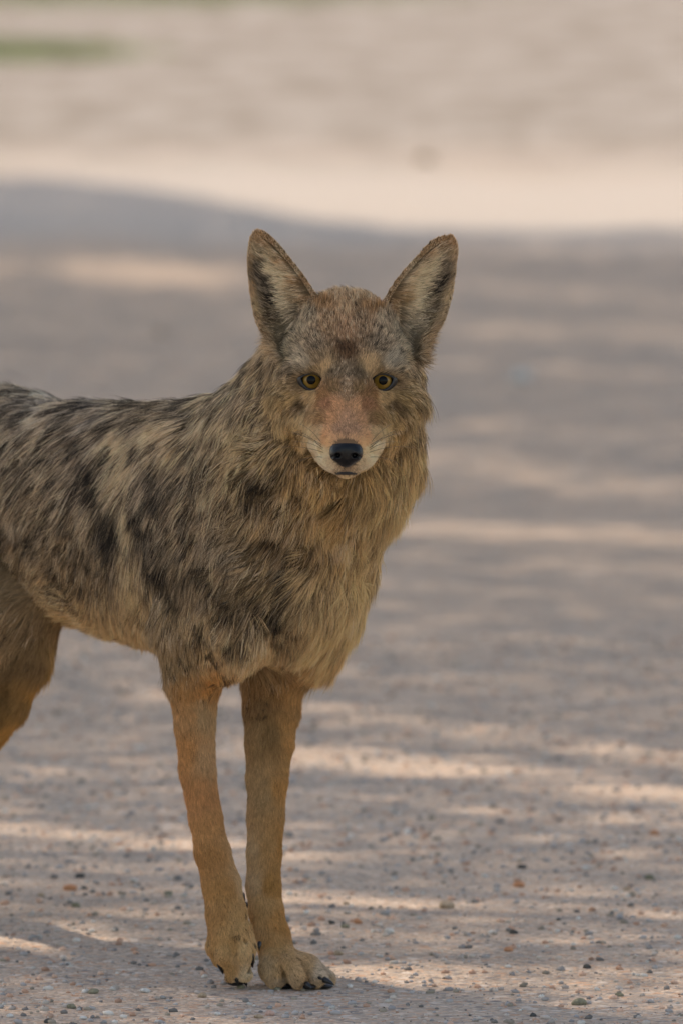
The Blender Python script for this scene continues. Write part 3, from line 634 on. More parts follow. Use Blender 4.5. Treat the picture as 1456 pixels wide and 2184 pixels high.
def curves(name, P3, rad, col, parent):
    """P3 (n,k,3) points, rad (n,k), col (n,k,3)"""
    n, k, _ = P3.shape
    hc = bpy.data.hair_curves.new(name)
    hc.add_curves([k]*n)
    hc.points.foreach_set('position', (P3-OFF).astype(np.float32).ravel())
    ra = hc.attributes.get('radius') or hc.attributes.new('radius', 'FLOAT', 'POINT')
    ra.data.foreach_set('value', rad.astype(np.float32).ravel())
    ca = hc.attributes.new('hair_color', 'FLOAT_COLOR', 'POINT')
    c4 = np.ones((n*k, 4), np.float32); c4[:, :3] = col.reshape(-1, 3); ca.data.foreach_set('color', c4.ravel())
    hc.materials.append(fm)
    o = bpy.data.objects.new(name, hc); C.objects.link(o); o.parent = parent
    return o
def sample(density):
    """random roots on the skin; density per face in strands per m2"""
    a = V[F[:, 2]]-V[F[:, 0]]; b = V[F[:, 3]]-V[F[:, 1]]; area = np.linalg.norm(np.cross(a, b), axis=1)*.5
    ex = area*density; n = np.floor(ex+rng.random(len(ex))).astype(int)
    fi = np.repeat(np.arange(len(F)), n); m = len(fi)
    u, v = rng.random(m), rng.random(m)
    w4 = np.stack([(1-u)*(1-v), u*(1-v), u*v, (1-u)*v], 1)
    p = (V[F[fi]]*w4[..., None]).sum(1); nn = (N[F[fi]]*w4[..., None]).sum(1)
    return p, nn/np.linalg.norm(nn, axis=1)[:, None]
def unit(v): return v/(np.linalg.norm(v, axis=-1, keepdims=True)+1e-9)
def flow_at(p, n, g):
    px, py = PROJ(p); f = idw(np.stack([px, py], 1), [q[:2] for q in FL_T], [q[2:] for q in FL_T], 3.)
    hm = g == 'head'
    if hm.any(): f[hm] = idw(np.stack([px, py], 1)[hm], [q[:2] for q in FL_H], [q[2:] for q in FL_H], 3.4)
    d3 = np.stack([f[:, 0], np.zeros(len(p)), -f[:, 1]], 1)
    # away from the viewer's side the coat simply runs back along the body and down
    facing = np.clip(-n[:, 1]*1.6+.55, 0, 1)[:, None]
    gen = -HD*.8-ZZ*.45
    gen = np.where(np.isin(g, ['legr', 'legl', 'hindr', 'hindl'])[:, None], -ZZ, gen)
    d3 = unit(unit(d3)*facing+gen*(1-facing)*1.0)
    ln = f[:, 2]*.001; lift = f[:, 3]
    for e in EARS:
        m = g == e[0]
        if not m.any(): continue
        u, t, q = ear_local(e, p[m]); sgn = -1 if e[0] == 'earr' else 1
        ax = unit(e[2]-e[1]); inner = (n[m]@e[4]) > .1
        hw = .024*np.interp(u, [0, .3, .7, 1], [1.3, 1.1, .7, .2])
        # inside the cup long pale hairs sweep from the inner edge outwards
        dd = np.where(inner[:, None], e[3]*sgn*.9+ax*np.interp(u, [0, .6, 1], [-.05, .5, .9])[:, None], ax*1.)
        d3[m] = unit(dd)
        tt = t*sgn
        rim = inner & (np.abs(q) < .0022) & (u > .15)
        l = np.where(inner, np.where(tt < .006, .026, .012)*np.interp(u, [0, .2, .75, 1], [.9, 1.1, .6, .25]), .005)
        l = np.where(rim, .0035, l); d3[m] = np.where(rim[:, None], unit(ax+e[3]*.1*sgn), d3[m])
        fx, fy = PROJ(p[m]); l = np.where((np.abs(fx-(672 if sgn < 0 else 816)) < 32) & (np.abs(fy-660) < 24), np.minimum(l, .006), l)
        ln[m] = l; lift[m] = np.where(rim, .08, np.where(inner, .22, .10))
    d3 = d3-n*(d3*n).sum(1)[:, None]
    return unit(d3), ln, lift
LEN = .82
def make_fur(p, n, K, clump_gap, rad, tone):
    dens_here = {7: 1.2e6, 5: 2.8e6, 4: 2.2e6}[K]
    g, gd = groups(p)
    d, ln, lift = flow_at(p, n, g)
    cc = coat(p, g); colr, black, band = cc[:, :3], cc[:, 3], cc[:, 4]
    isear = np.isin(g, ['earr', 'earl'])
    for e in EARS:
        m = g == e[0]
        if m.any():
            c_, bk = ear_colour(p[m], n[m], e); colr[m] = c_; black[m] = .06; band[m] = .8
    tq_ = g == 'torso'
    if tq_.any():
        px_, py_ = PROJ(p[tq_]); f2 = idw(np.stack([px_, py_], 1), [q[:2] for q in FL_T], [q[2:4] for q in FL_T], 3.); f2 = f2/np.linalg.norm(f2, axis=1)[:, None]
        rx, ry = px_-300, py_-1080
        al = rx*f2[:, 0]+ry*f2[:, 1]; pe = -rx*f2[:, 1]+ry*f2[:, 0]
        sn = fbm(np.stack([al/75, pe/5.5, p[tq_][:, 1]*8], 1), 1., 51, 2)
        back = np.clip((1280-py_)/200, .25, 1)*np.clip((780-px_)/200, .3, 1)
        colr[tq_] *= np.exp(.85*sn*back)[:, None]; black[tq_] = np.clip(black[tq_]-.45*sn*back, 0, .85)
    nv = np.stack([fbm(p, 26, 21, 2), fbm(p, 26, 22, 2), fbm(p, 26, 23, 2)], 1)
    longf = np.clip((ln-.006)/.024, 0, 1)[:, None]
    d = unit(d+nv*(.12+.40*longf)); d = unit(d-n*(d*n).sum(1)[:, None])
    ln = ln*(.6+.6*rng.random(len(p)))*(1+.3*fbm(p, 45, 31, 2))*LEN
    lift = lift*(.6+.8*rng.random(len(p)))
    # which lock every strand belongs to
    locks = []
    for gap, amt, tn in clump_gap:
        ci = np.nonzero(rng.random(len(p)) < np.clip(1/(gap*gap)/dens_here, 0, 1))[0]
        kd = kdtree.KDTree(len(ci))
        for k_, q in enumerate(p[ci].tolist()): kd.insert(q, k_)
        kd.balance()
        near = np.fromiter((kd.find(q)[1] for q in p.tolist()), int, len(p))
        dist = np.linalg.norm(p-p[ci][near], axis=1)
        locks.append((ci, near, dist < gap*2.5, amt, tn, rng.normal(size=(len(ci), 3))))
        d = d+locks[-1][5][near]*(.05+.13*longf)
    d = unit(d-n*(d*n).sum(1)[:, None])
    bend = n*lift[:, None]
    t = np.linspace(0, 1, K)[None, :, None]
    pts = p[:, None]+ln[:, None, None]*(d[:, None]*(t*.92+.08*t*t)+bend[:, None]*(t*1.5-t*t*.75))
    gz = (longf[:, 0]*ln*.10)[:, None]*(np.linspace(0, 1, K)[None]**2); pts[:, :, 2] -= gz
    jit = rng.normal(size=(len(p), 3)); pts += (ln[:, None]*.10*jit)[:, None]*t**1.5
    gl = rng.random(len(p))
    for ci, near, ok, amt, tn, rv in locks:
        a = (amt*ok*longf[:, 0]**.5*(.4+.6*rng.random(len(p))))[:, None, None]*t**1.3
        pts = pts*(1-a)+pts[ci][near]*a
        tc = rv[:, 0][near]
        colr = colr*np.exp(tn*tc*ok*(.5+.5*longf[:, 0]))[:, None]
        gl = np.where(rng.random(len(p)) < .55, rng.random(len(ci))[near], gl)
    # strand colours: dark woolly base deepened to paint shade into crevices, cream band, black tip on guard hairs
    r1 = rng.random(len(p)); val = (.68+.62*rng.random(len(p)))[:, None]*np.array([1.03, 1., .95])
    guard = gl < black*.85
    tt = np.linspace(0, 1, K)[None, :, None]
    bd = band[:, None, None]
    base = colr[:, None]*val[:, None]
    k_dark = np.interp(tt[..., 0], [0, .35, .65, 1], [.12, .45, 1.1, 1.75])[..., None]
    col = base*(1+(k_dark-1)*np.clip(bd, .30, 1))
    cream = srgb((192, 170, 140))
    pale = ((1-gl) < .34*np.clip(band*1.4-.45, 0, 1))[:, None, None]
    col = np.where(pale & (tt > .35), col*.45+cream*.55*np.clip(base.mean(-1, keepdims=True)/.13, .5, 1.3), col)
    blk = srgb((38, 34, 32))
    gmask = guard[:, None, None] & (tt > .55)
    col = np.where(gmask, col*.08+blk*.55, col)
    lum = (col@np.array([.3, .6, .1]))[..., None]; leg_ = np.isin(g, ['legr', 'legl', 'hindr', 'hindl']); sat = np.where(leg_, .66, SAT)[:, None, None]
    col = lum*(col/np.maximum(lum, 1e-4))**sat*np.array([1.06, .945, .84])*np.where(leg_, .93, 1.)[:, None, None]*np.where((g == 'head')[:, None, None], np.array([1.0, .965, .90]), 1.)
    col = col*tone; mxc = col.max(-1, keepdims=True); capd = np.where(mxc > .22, .22+(1-np.exp(-(mxc-.22)/.12))*.10, mxc); col = np.clip(col*capd/np.maximum(mxc, 1e-4), .003, .95)
    rr = rad*(.8+.4*rng.random(len(p)))*np.where(ln < .009, .75, 1.)
    prof = np.interp(np.linspace(0, 1, K), [0, .5, 1], [1, .85, .12])
    return g, pts, rr[:, None]*prof[None], col

# eye, nose, mouth and claw spots kept bare
EYES = [(-1, Hd(666, 812, .049)), (1, Hd(814, 813, .049))]
fc = V[F].mean(1); fn = N[F].mean(1); fpx, fpy = PROJ(fc); fg, _ = groups(fc)
facing = np.clip(-fn[:, 1]+.45, .12, 1)
dens = np.full(len(F), 1.5e6)*facing
dens[(fc[:, 1] > .06) & (fg == 'torso')] *= .8
hd = (fg == 'head'); dens[hd] = 3.3e6*facing[hd]
muz = hd & (fpy > 840) & (fc[:, 1] < -.25); dens[muz] = 5.5e6*facing[muz]
dens[np.isin(fg, ['earr', 'earl'])] = 3.0e6
dens[np.isin(fg, ['legr', 'legl'])] = 3.2e6*facing[np.isin(fg, ['legr', 'legl'])]
hm_ = np.isin(fg, ['hindr', 'hindl']); dens[hm_] = 1.6e6*facing[hm_]
dens[(fpx < -250) | (fc[:, 0] < -.5)] *= .5
for _, e in EYES:
    q = (fc-e)/np.array([.0100, .03, .0088]); dens[(q**2).sum(1) < 1] = 0
NOSE = Hd(738, 966, .127)
q = (fc-NOSE)/np.array([.0150, .020, .0140]); dens[(q**2).sum(1) < 1] = 0
dens[(np.abs(fpx-738) < 24) & (np.abs(fpy-1009) < 3.0) & (fg == 'head')] = 0
if FUR:
    p, n = sample(dens)
    print('STRANDS', len(p))
    g_all, _ = groups(p)
    for name, sel, K, cl, rad, tone in (
        ('body_fur', ['torso'], 7, [(.0024, .6, .50), (.0058, .5, .34), (.014, .22, .0)], .00022, 0.76),
        ('head_fur', ['head'], 5, [(.0013, .45, .42), (.0038, .4, .20)], .00016, 0.85),
        ('leg_fur', ['legr'], 4, [(.0016, .4, .17), (.006, .2, .08)], .00022, 0.76), ('leg_fur', ['legl'], 4, [(.0016, .4, .17), (.006, .2, .08)], .00022, 0.76), ('leg_fur', ['hindr', 'hindl'], 4, [(.0025, .3, .10)], .0003, 0.76),
        ('ear_fur', ['earr'], 5, [(.0020, .4, .24)], .00020, 0.94), ('ear_fur', ['earl'], 5, [(.0020, .4, .24)], .00020, 0.94)):
        m = np.isin(g_all, sel)
        _, pts, rr, col = make_fur(p[m], n[m], K, cl, rad, tone)
        print(name, m.sum())
        curves(name, pts, rr, col, coyote)

# ------------------------------------------------------------------ eyes, nose, mouth, whiskers, claws
def lathe_cap(c, r, a0, a1, n=40, m=12, look=(0, -1, 0)):
    look = unit(np.array(look, float)); sx_ = unit(np.cross(look, [0, 0, 1.] if abs(look[2]) < .95 else [0, 1., 0])); uz = np.cross(sx_, look)
    Vs, Fs = [], []
    for j in range(m+1):
        a = a0+(a1-a0)*j/m
        for i in range(n):
            th = 2*math.pi*i/n
            Vs.append(c+r*(look*math.cos(a)+(sx_*math.cos(th)+uz*math.sin(th))*math.sin(a)))
    for j in range(m):
        for i in range(n):
            Fs.append((j*n+i, j*n+(i+1) % n, (j+1)*n+(i+1) % n, (j+1)*n+i))
    return np.array(Vs), np.array(Fs)
def plain(name, col, rough=.5, spec=.5, coat_=0.):
    m, nt, bs = nmat(name); geo = nt.nodes.new('ShaderNodeTexCoord').outputs['Object']
    n_ = noise(nt, geo, 300, 3); c = mixc(nt, n_, tuple(x*.8 for x in col), tuple(min(1, x*1.2) for x in col))
    nt.links.new(c, bs.inputs['Base Color']); bs.inputs['Roughness'].default_value = rough
    bs.inputs['Specular IOR Level'].default_value = spec; bs.inputs['Coat Weight'].default_value = coat_; bs.inputs['Coat Roughness'].default_value = .03
    return m
m_dark = plain('eyelid_skin', (.012, .011, .011), .35, .5)
m_ball = plain('eyeball_dark', (.03, .02, .015), .15, .5, 1.)
m_pup = plain('pupil_black', (.002, .002, .002), .12, .12, 0.)
m_nose = plain('nose_leather', (.003, .003, .004), .30, .3)
nt = m_nose.node_tree; bp_ = nt.nodes.new('ShaderNodeBump'); bp_.inputs['Distance'].default_value = .0004; bp_.inputs['Strength'].default_value = .5
vv = voro(nt, nt.nodes.new('ShaderNodeTexCoord').outputs['Object'], 900); nt.links.new(vv.outputs['Distance'], bp_.inputs['Height']); nt.links.new(bp_.outputs[0], nt.nodes['Principled BSDF'].inputs['Normal'])
m_claw = plain('claw_horn', (.012, .011, .010), .3, .5)
m_iris, nt, bs = nmat('amber_iris')
gco = nt.nodes.new('ShaderNodeAttribute'); gco.attribute_name = 'ring'
wv = noise(nt, nt.nodes.new('ShaderNodeTexCoord').outputs['Object'], 900, 3)
ir = ramp(nt, gco.outputs['Fac'], [(0, (.17, .085, .014)), (.5, (.26, .14, .024)), (.78, (.32, .185, .036)), (.93, (.20, .11, .025)), (1, (.02, .012, .008))])
nt.links.new(mixc(nt, .35, ir, mixc(nt, 1., ir, wv, 'MULTIPLY')), bs.inputs['Base Color']); bs.inputs['Roughness'].default_value = .25; bs.inputs['Coat Weight'].default_value = .25; bs.inputs['Coat Roughness'].default_value = .02; bs.inputs['Specular IOR Level'].default_value = .25
RE = .0108
for sx, e in EYES:
    c = e+np.array([0, .0065, 0])
    look = unit(np.array([sx*.10, -1, .03]))
    v_, f_ = lathe_cap(c, RE, 0.03, math.pi-.03, 40, 24, look); eye = mesh_np('eye', v_-OFF, f_[:, ::-1], m_ball, coyote)
    v_, f_ = lathe_cap(c, RE+.00025, .0, .88, 44, 14, look); ir_ = mesh_np('iris', v_-OFF, f_[:, ::-1], m_iris, eye)
    a = ir_.data.attributes.new('ring', 'FLOAT', 'POINT'); a.data.foreach_set('value', np.repeat(np.linspace(0, 1, 15), 44).astype(np.float32))
    v_, f_ = lathe_cap(c, RE+.0005, 0, .39, 32, 8, unit(look+np.array([0, 0, .06]))); mesh_np('pupil', v_-OFF, f_[:, ::-1], m_pup, eye)
    # lids: a dark almond rim wrapping over the ball and out onto the face
    n_ = 48; rings = [(.0079, .0074, .0016), (.0084, .0080, -.0010), (.0096, .0094, -.0012), (.0114, .0110, .0012), (.0128, .0118, .0062)]
    Vs = []
    for a_, b_, dy in rings:
        for i in range(n_):
            th = 2*math.pi*i/n_; cx, cz = math.cos(th), math.sin(th)
            inn = max(0, -sx*cx)**3                  # the corner next to the nose reaches down and inwards
            outr = max(0, sx*cx)**3
            x = a_*cx*(1+.36*inn+.26*outr); z = b_*cz*(1 if cz < 0 else .79)-.0030*inn+.0014*outr
            yy = dy+abs(x)**2*16
            Vs.append(e+np.array([x, yy-.0030, z]))
    Fs = [(j*n_+i, j*n_+(i+1) % n_, (j+1)*n_+(i+1) % n_, (j+1)*n_+i) for j in range(len(rings)-1) for i in range(n_)]
    mesh_np('eyelid', np.array(Vs)-OFF, np.array(Fs), m_dark, eye)
# nose
nb = Blob(); nc = NOSE
nb.ell(nc+[0, .003, .0035], (.0150, .0120, .0098), None, .006, 'n'); nb.ell(nc+[0, .002, -.006], (.0080, .0100, .0080), None, .008, 'n')
nb.ell(nc+[-.0085, .001, -.001], (.0068, .009, .0072), None, .004, 'n'); nb.ell(nc+[.0085, .001, -.001], (.0068, .009, .0072), None, .004, 'n')
for s_ in (-1, 1):
    nb.ell(nc+[s_*.0078, -.0085, -.0020], (.0027, .0060, .0023), None, .0012, 'n', cut=True)
    nb.cone(nc+[s_*.0090, -.0075, -.0022], .0012, nc+[s_*.0150, -.001, -.0042], .0010, .001, 'n', cut=True)
nb.cone(nc+[0, -.0102, -.001], .0005, nc+[0, -.0090, -.0125], .0007, .0008, 'n', cut=True)
h = .0006
nxs, nys, nzs = [np.arange(nc[i]-.021, nc[i]+.021, h) for i in range(3)]
Dn = nb.grid(nxs, nys, nzs); nV, nF = surface_nets(Dn, nxs, nys, nzs); nV = smooth_mesh(nV, nF, 2, .5)
mesh_np('nose', nV-OFF, nF, m_nose, coyote)
# mouth line and lip
def tube(pts, rad, n=8):
    pts = np.array(pts, float); rad = np.broadcast_to(rad, len(pts)); Vs, Fs = [], []
    for i, q in enumerate(pts):
        d = unit(pts[min(i+1, len(pts)-1)]-pts[max(i-1, 0)]); a = unit(np.cross(d, [.3, .2, 1.])); b = np.cross(d, a)
        for k in range(n):
            th = 2*math.pi*k/n; Vs.append(q+rad[i]*(a*math.cos(th)+b*math.sin(th)))
    for i in range(len(pts)-1):
        for k in range(n): Fs.append((i*n+k, i*n+(k+1) % n, (i+1)*n+(k+1) % n, (i+1)*n+k))
    return np.array(Vs), np.array(Fs)
from mathutils.bvhtree import BVHTree
tri = BVHTree.FromPolygons(V.tolist(), F.tolist())
def on_skin(px, py, off=0.0):
    o = Vector(CAMP.tolist()); d = Vector((P(px, py, -.3)-CAMP).tolist()).normalized()
    hit = tri.ray_cast(o, d)
    h_ = np.array(hit[0]) if hit[0] is not None else P(px, py, -.2)
    return h_-np.array(d)*off
ml = [on_skin(px, py, .0008) for px, py in ((711, 1011), (719, 1010), (728, 1009), (738, 1009), (748, 1009), (757, 1010), (765, 1011))]
v_, f_ = tube(ml, [.0004, .0012, .0017, .0018, .0017, .0012, .0004]); mesh_np('mouth', v_-OFF, f_, m_dark, coyote)
# whiskers
WH = []
for sx in (-1, 1):
    for (wx, wy, tx, ty, L_) in ((690, 960, -45, -34, 1), (686, 955, -40, -48, 1), (692, 966, -70, -30, 1), (688, 950, -52, -40, 1), (690, 975, -50, -8, .8), (686, 945, -34, -52, .9), (691, 957, -58, -50, 1)):
        x0 = wx if sx < 0 else 1476-wx
        a = on_skin(x0, wy, -.001)
        dx = np.array([-sx*tx*MPX*1.15*(1 if sx > 0 else 1), 0, -ty*MPX*1.1])
        dx[0] = abs(dx[0])*sx
        pts_ = [a+dx*s+np.array([0, -.012*s+.030*s*s, -.010*s*s*(1 if ty < 0 else .3)]) for s in np.linspace(0, 1.25, 9)]
        WH.append(pts_)
for pts_ in WH:
    v_, f_ = tube(pts_, np.linspace(.00022, .00008, 9), 5); mesh_np('whisker', v_-OFF, f_, m_dark, coyote)
# claws: base, tip in picture + depth
for (a, b, r_) in ((((469, 2050, -.026)), (476, 2076, -.022), .0034), ((499, 2078, -.036), (509, 2098, -.034), .0032), ((520, 2082, -.033), (527, 2103, -.028), .0030), ((533, 2030, -.024), (540, 2062, -.018), .0036),
                   ((516, 1903, -.004), (523, 1925, .000), .0026), ((524, 1925, .004), (528, 1934, .006), .002), ((554, 2008, -.014), (553, 2026, -.016), .0022),
                   ((622, 2086, -.030), (634, 2102, -.036), .0034), ((652, 2096, -.040), (664, 2107, -.046), .0028), ((686, 2086, -.030), (713, 2099, -.034), .0032), ((674, 2082, -.026), (688, 2088, -.036), .0022)):
    A, Bp = P(*a)-[0, .006, 0], P(*b)-[0, .008, 0]; mid = (A+Bp)/2+np.array([0, -.0025, .0015])
    tq = np.linspace(0, 1, 7)[:, None]; cv = A*(1-tq)**2+mid*2*tq*(1-tq)+Bp*tq**2
    v_, f_ = tube(cv, r_*np.array([.75, 1, .98, .85, .65, .4, .08]), 10); mesh_np('claw', v_-OFF, f_, m_claw, coyote)
# dark pads under the toes of the planted paw
for (a, rr_) in (((604, 2102, -.022), (.012, .010, .0035)), ((650, 2104, -.036), (.012, .008, .003)), ((690, 2106, -.024), (.010, .008, .003)), ((504, 2094, -.020), (.010, .009, .004))):
    c = P(*a); c[2] = max(c[2], .0025)
    v_, f_ = lathe_cap(np.zeros(3), 1., .02, math.pi-.02, 20, 10); v_ = v_*np.array(rr_)+c
    mesh_np('paw_pad', v_-OFF, f_[:, ::-1], m_dark, coyote)

# ------------------------------------------------------------------ pebbles
def stone(seed, s):
    r_ = np.random.default_rng(seed); v_, f_ = lathe_cap(np.zeros(3), 1., .05, math.pi-.05, 14, 9, (0, 0, 1))
    v_ = v_*(1+.22*fbm(v_+seed*3.1, 1.3, seed, 2))[:, None]
    for _ in range(5):    # a few broken facets
        d = unit(r_.normal(size=3)); h_ = v_@d; cut = .72; v_ = v_-np.where(h_ > cut, h_-cut, 0)[:, None]*d
    return v_*np.array([1, r_.uniform(.7, 1), r_.uniform(.5, .75)])*s, f_[:, ::-1]
def stone_mat(name, c):
    m, nt, bs = nmat(name); co = nt.nodes.new('ShaderNodeTexCoord').outputs['Object']
    n_ = noise(nt, co, 260, 4, .65); col = ramp(nt, n_, [(.3, tuple(x*.6 for x in c)), (.55, c), (.75, tuple(min(.9, x*1.35) for x in c))])
    nt.links.new(col, bs.inputs['Base Color']); bs.inputs['Roughness'].default_value = .85; return m
SM = {k: stone_mat('stone_'+k, c) for k, c in dict(orange=(.52, .24, .12), tan=(.40, .29, .19), grey=(.30, .29, .27), white=(.62, .58, .52), dark=(.07, .065, .055), olive=(.22, .20, .13), pink=(.55, .34, .26)).items()}
PEB = [ # px, py of the middle, width px, material, label
 (360, 1915, 22, 'olive', 'rounded pale olive pebble on bare sand left of the lifted foreleg'),
 (150, 1903, 30, 'orange', 'flat rusty pebble beside a dark crumb at the far left of the lower road'),
 (172, 1877, 22, 'dark', 'dark jagged crumb of soil left, above the flat rusty pebble'),
 (180, 1902, 16, 'dark', 'small dark brown crumb touching the right of the flat rusty pebble'),
 (162, 1940, 20, 'olive', 'dull olive pebble alone below the flat rusty pebble'),
 (88, 1917, 16, 'tan', 'small tan stone at far left, left of the flat rusty pebble'),
 (200, 2112, 26, 'olive', 'brown lumpy soil crumb in the shade at lower left'),
 (310, 2111, 24, 'white', 'white flat pebble in the shade below the lifted paw, left of a blue grey one'),
 (348, 2126, 16, 'grey', 'blue grey pebble just right of the white flat pebble'),
 (153, 2145, 24, 'olive', 'round khaki pebble near the lower left corner'),
 (104, 2178, 22, 'dark', 'black pebble cut by the bottom edge at lower left'),
 (177, 2170, 18, 'white', 'chalky white pebble on the bottom edge, right of the black one'),
 (22, 2166, 18, 'white', 'chalky white pebble in the lower left corner'),
 (222, 2180, 16, 'grey', 'grey pebble on the bottom edge, right of the chalky pair'),
 (2, 2146, 18, 'grey', 'grey pebble cut by the left edge near the bottom'),
 (515, 2104, 18, 'olive', 'pale olive pebble touching the claws of the lifted paw'),
 (593, 2108, 16, 'olive', 'pale green grey pebble against the toe of the planted paw'),
 (432, 2122, 22, 'tan', 'broken tan stone left of the lifted paw in its shadow'),
 (577, 2161, 24, 'pink', 'pink red pebble at the bottom centre of the road'),
 (552, 2167, 22, 'tan', 'sandy tan pebble left of the pink red pebble'),
 (464, 2163, 16, 'white', 'small white pebble on the bottom edge left of the sandy tan pebble'),
 (575, 2148, 16, 'grey', 'grey pebble resting above the pink red pebble'),
 (722, 2033, 24, 'tan', 'tan stone right of the planted paw, above a pink one'),
 (710, 2042, 18, 'pink', 'pinkish stone right of the planted paw, below the tan one'),
 (762, 1973, 22, 'orange', 'reddish brown stone on the bright strip right of the planted leg'),
 (735, 1981, 20, 'olive', 'brown olive stone left of the reddish brown stone'),
 (707, 1975, 16, 'dark', 'small dark stone on the bright strip nearest the planted leg'),
 (738, 1936, 14, 'tan', 'little tan stone on the upper bright strip right of the planted leg'),
 (621, 1862, 15, 'orange', 'tiny orange stone behind the planted foreleg'),
 (1106, 1896, 28, 'orange', 'orange stone alone in the middle of the right side of the road'),
 (1112, 1856, 20, 'dark', 'thin dark twig crumb just above the orange stone on the right'),
 (950, 1940, 34, 'tan', 'long tan clod right of centre, below the shaded strip'),
 (1190, 1967, 14, 'dark', 'small black stone right of centre above the long bright strip'),
 (1083, 2026, 24, 'orange', 'rusty stone right of centre on the long bright strip'),
 (1250, 2060, 22, 'dark', 'dark flattened stone at the right, below the rusty one'),
 (1095, 1990, 22, 'dark', 'blackish flake above the rusty stone on the right'),
 (820, 1955, 20, 'grey', 'grey stone amid the grit between paw and long tan clod'),
 (828, 1990, 24, 'white', 'off white stone with a dark neighbour in the grit right of the paw'),
 (1135, 2164, 16, 'dark', 'black chip near the bottom edge right of centre'),
 (1235, 2135, 34, 'olive', 'wide dark olive flake near the lower right corner'),
 (1320, 2118, 20, 'olive', 'mossy small stone above the wide dark olive flake'),
 (1395, 1775, 26, 'orange', 'blurred rusty stone near the right edge, highest of those on the right'),
 (1385, 1880, 24, 'olive', 'blurred brown stone near the right edge, below the rusty one'),
 (1336, 1905, 18, 'tan', 'blurred tan stone left of the brown one near the right edge'),
 (919, 1738, 18, 'olive', 'blurred olive pebble right of the planted leg, far up the road'),
 (1110, 800, 56, 'white', 'large blurred pale stone on the far shaded road right of the head'),
 (905, 335, 46, 'tan', 'brown blurred clod on the far sunlit verge above the right ear'),
 (345, 710, 26, 'tan', 'small blurred brown stone on the far shaded road left of the ear'),
]
for i, (px, py, wd, mk, lab) in enumerate(PEB):
    Y = float(GY(py+wd*.2)); x = P(px, py, Y)[0]; s = wd/2*(Y-CAM_Y)/FPX
    v_, f_ = stone(i+3, s*1.0); z = float(ground_h(np.array([x]), np.array([Y]))[0])
    o = mesh_np('pebble', v_, f_, SM[mk]); o.location = (x, Y, z+s*.28); o.rotation_euler = (0, 0, random.uniform(-.6, .6)); tag(o, lab, 'pebble', 'loose stones on the gravel road')
# loose grit: nobody could count it
def grit(name, n, s0, s1, seed, xr, yr, mat):
    r_ = np.random.default_rng(seed); tv, tf = [], []
    protos = []
    for k in range(6):
        v_, f_ = lathe_cap(np.zeros(3), 1., .25, math.pi-.25, 6, 3, (0, 0, 1)); v_ = v_*(1+.3*r_.normal(size=(len(v_), 1))*.6)*np.array([1, .85, .6]); protos.append((v_, f_[:, ::-1]))
    nv = len(protos[0][0]); k = r_.integers(0, 6, n)
    y = yr[0]+(yr[1]-yr[0])*r_.random(n)**1.3; x = r_.uniform(xr[0], xr[1], n); s = s0+(s1-s0)*r_.random(n)**4
    th = r_.random(n)*6.28; pv = np.stack([q[0] for q in protos])[k]
    ct, st = np.cos(th)[:, None], np.sin(th)[:, None]
    vx = pv[..., 0]*ct-pv[..., 1]*st; vy = pv[..., 0]*st+pv[..., 1]*ct
    z = ground_h(x, y)
    vv_ = np.stack([vx*s[:, None]+x[:, None], vy*s[:, None]+y[:, None], pv[..., 2]*s[:, None]+(z+s*.25)[:, None]], -1).reshape(-1, 3)
    ff = (protos[0][1][None]+np.arange(n)[:, None, None]*nv).reshape(-1, 4)
    o = mesh_np(name, vv_, ff, mat)
    pal = np.array([(.5, .42, .36), (.42, .38, .35), (.6, .38, .27), (.35, .32, .3), (.62, .57, .5), (.2, .18, .16), (.55, .46, .38), (.3, .25, .19), (.52, .3, .2)])
    color_attr(o.data, 'grain', np.repeat(pal[r_.integers(0, len(pal), n)]*r_.uniform(.75, 1.2, (n, 1)), nv, 0))
    return tag(o, 'loose pink, grey and white grit scattered over the road', 'grit', kind='stuff')
gmat, nt, bs = nmat('grit'); at = nt.nodes.new('ShaderNodeAttribute'); at.attribute_name = 'grain'; nt.links.new(at.outputs['Color'], bs.inputs['Base Color']); bs.inputs['Roughness'].default_value = .9
grit('road_grit', 42000, .0007, .0050, 5, (-1.1, 1.1), (-1.0, 4.0), gmat)

# ------------------------------------------------------------------ grass tuft at the far left verge
grm, nt, bs = nmat('grass_blade'); co = nt.nodes.new('ShaderNodeNewGeometry').outputs['Position']
nt.links.new(ramp(nt, noise(nt, co, 3, 3), [(.3, (.22, .26, .08)), (.7, (.34, .36, .15))]), bs.inputs['Base Color']); bs.inputs['Roughness'].default_value = .7
gr = np.random.default_rng(3); n = 26000
cl = gr.random(n)
Yc = np.where(cl < .55, GY(118)+gr.normal(size=n)*.35, np.where(cl < .8, 43+gr.normal(size=n)*1.5, 47+6*gr.random(n)))
Xc = np.where(cl < .55, -1.55+gr.normal(size=n)*.26, np.where(cl < .8, -1.1+gr.normal(size=n)*.8, gr.uniform(-8, 8, n)))
hgt = gr.uniform(.02, .06, n); wd = gr.uniform(.003, .006, n); ang = gr.random(n)*6.28; lean = gr.normal(size=(n, 2))*.03
A = np.stack([Xc-wd*np.cos(ang), Yc-wd*np.sin(ang), 0*Xc], 1); B2 = np.stack([Xc+wd*np.cos(ang), Yc+wd*np.sin(ang), 0*Xc], 1)
C1 = np.stack([Xc+wd*.5*np.cos(ang)+lean[:, 0]*.5, Yc+wd*.5*np.sin(ang)+lean[:, 1]*.5, hgt*.6], 1); D1 = np.stack([Xc+lean[:, 0], Yc+lean[:, 1], hgt], 1)
gv = np.stack([A, B2, C1, D1], 1).reshape(-1, 3); gq = np.arange(n*4).reshape(-1, 4)
tag(mesh_np('grass', gv, gq, grm), 'thin short green grass on the far verge', 'grass', kind='stuff')

